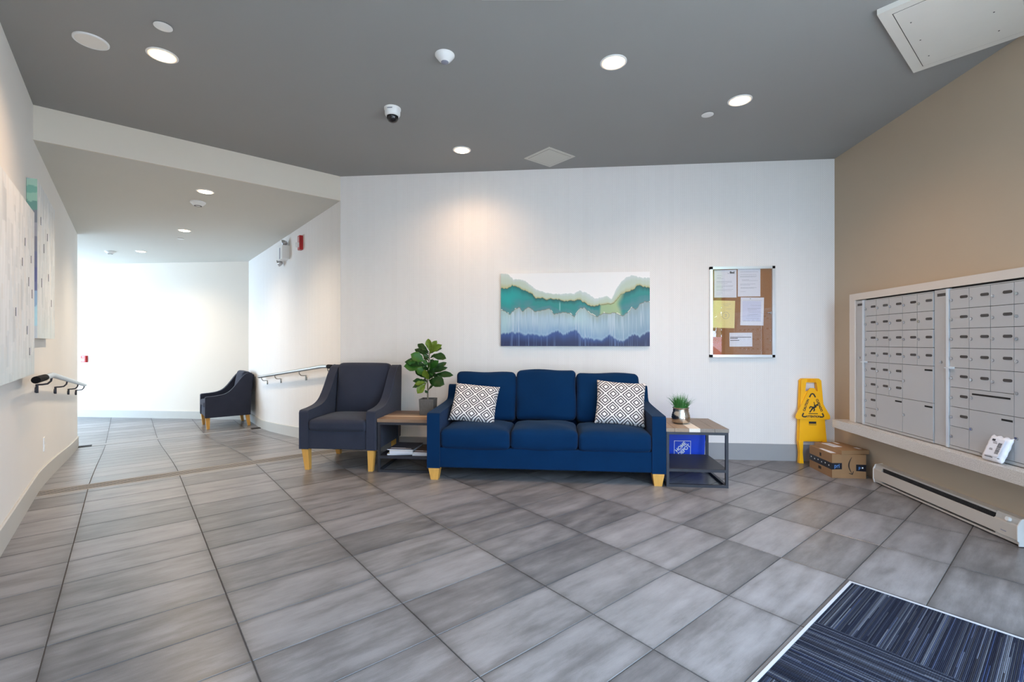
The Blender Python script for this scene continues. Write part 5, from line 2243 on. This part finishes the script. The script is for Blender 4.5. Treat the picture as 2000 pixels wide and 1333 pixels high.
# ------------------------------------------------------------------ entrance mat
em = thing('entrance_mat', 'blue and grey striped carpet-tile mat with a pale metal edge', 'mat', (0, 0, 0), R(45))
mv0, mv1, mu0, mu1 = .78, 2.775, -.62, .735
e = .012
bm = nb()
for a in ((mv0, mv1, mu1 - e, mu1), (mv1 - e, mv1, mu0, mu1 - e), (mv0, mv0 + e, mu0, mu1 - e)):
    bx(bm, a[0], a[1], a[2], a[3], 0, .009)
soften(bm, .002, 1)
obj('edging', bm, M['mat_edge'], em, smooth=False)
k = 0
v = mv1 - e
while v > mv0 + e + .05:
    va = max(v - .50, mv0 + e)
    bm = nb()
    bx(bm, va + .001, v - .001, mu0, mu1 - e - .001, .0005, .0075)
    obj('carpet_tile', bm, M['carpet_x'] if k % 2 == 0 else M['carpet_y'], em, smooth=False)
    v = va
    k += 1

# ------------------------------------------------------------------ outside the entrance (seen mirrored in the notice board glass)
bm = nb()
bx(bm, -12, 22, -26, -2.2, -.25, -.13, None)
g_ = slab('pavement', [xy(P(FU - .13, -4)), xy(P(FU - .13, 9)), xy(P(-26, 22)), xy(P(-26, -16))][::-1], -.3, -.06, M['asphalt'])
bm.free()
car = thing('car', 'red car parked outside the entrance, mirrored in the notice board glass', 'car', (4.6, -4.6, -.06), R(70))
body = [(-2.1, .25), (-2.15, .55), (-1.9, .78), (-1.1, .90), (-.6, 1.32), (.55, 1.38), (1.35, .98), (2.05, .86), (2.15, .55), (2.1, .25)]
bm = nb()
prism(bm, body, 1.66, Matrix.Translation((0, .83, 0)) @ TXZ)
soften(bm, .08, 3, 25)
obj('body', bm, M['car_red'], car)
for s_ in (-1, 1):
    bm = nb()
    prism(bm, [(-.98, .92), (-.55, 1.27), (-.05, 1.29), (-.05, .92)], .02, Matrix.Translation((0, s_ * .835 + .01, 0)) @ TXZ)
    prism(bm, [(.03, .92), (.03, 1.29), (.5, 1.30), (1.12, .96)], .02, Matrix.Translation((0, s_ * .835 + .01, 0)) @ TXZ)
    obj('side_window', bm, M['car_glass'], car, smooth=False)
    for x in (-1.3, 1.3):
        bm = nb()
        lathe(bm, [(0, -.1), (.18, -.1), (.31, -.09), (.32, 0), (.31, .09), (.18, .1), (0, .1)], 28, Matrix.Translation((x, s_ * .74, .32)) @ Matrix.Rotation(R(90), 4, 'X'))
        obj('wheel', bm, M['tyre'], car)
TREES = ((6.6, -15.5, 6.5, 1.9, 'leafy street tree straight across the road, mirrored in the notice board glass'),
         (12.4, -14.5, 6.2, 2.0, 'leafy street tree farther along the road behind the parked car'),
         (9.6, -19.5, 8.5, 2.6, 'tall leafy tree behind the two street trees'))
for k, (x, y, hgt, r_, lb) in enumerate(TREES):
    t = thing('tree', lb, 'tree', (x, y, -.06), 0, 'trees outside the entrance')
    bm = nb()
    tube(bm, [(0, 0, 0), (.05, 0, hgt * .3), (0, .05, hgt * .6)], [.16, .13, .08], 8)
    obj('trunk', bm, M['stem'], t)
    bm = nb()
    rt = random.Random(k)
    for q in range(420):
        d = Vector((rt.gauss(0, 1), rt.gauss(0, 1), rt.gauss(0, 1))).normalized() * r_ * (rt.random() ** .4)
        c = Vector((d.x, d.y, hgt * .58 + d.z * 1.25))
        aa, bb = Vector((rt.gauss(0, 1), rt.gauss(0, 1), rt.gauss(0, 1))).normalized(), None
        bb = aa.orthogonal().normalized()
        sz = rt.uniform(.18, .34)
        bm.faces.new([bm.verts.new(c + aa * sz), bm.verts.new(c + bb * sz), bm.verts.new(c - aa * sz), bm.verts.new(c - bb * sz)])
    tag(obj('foliage', bm, M['foliage'], t, smooth=False), kind='stuff')
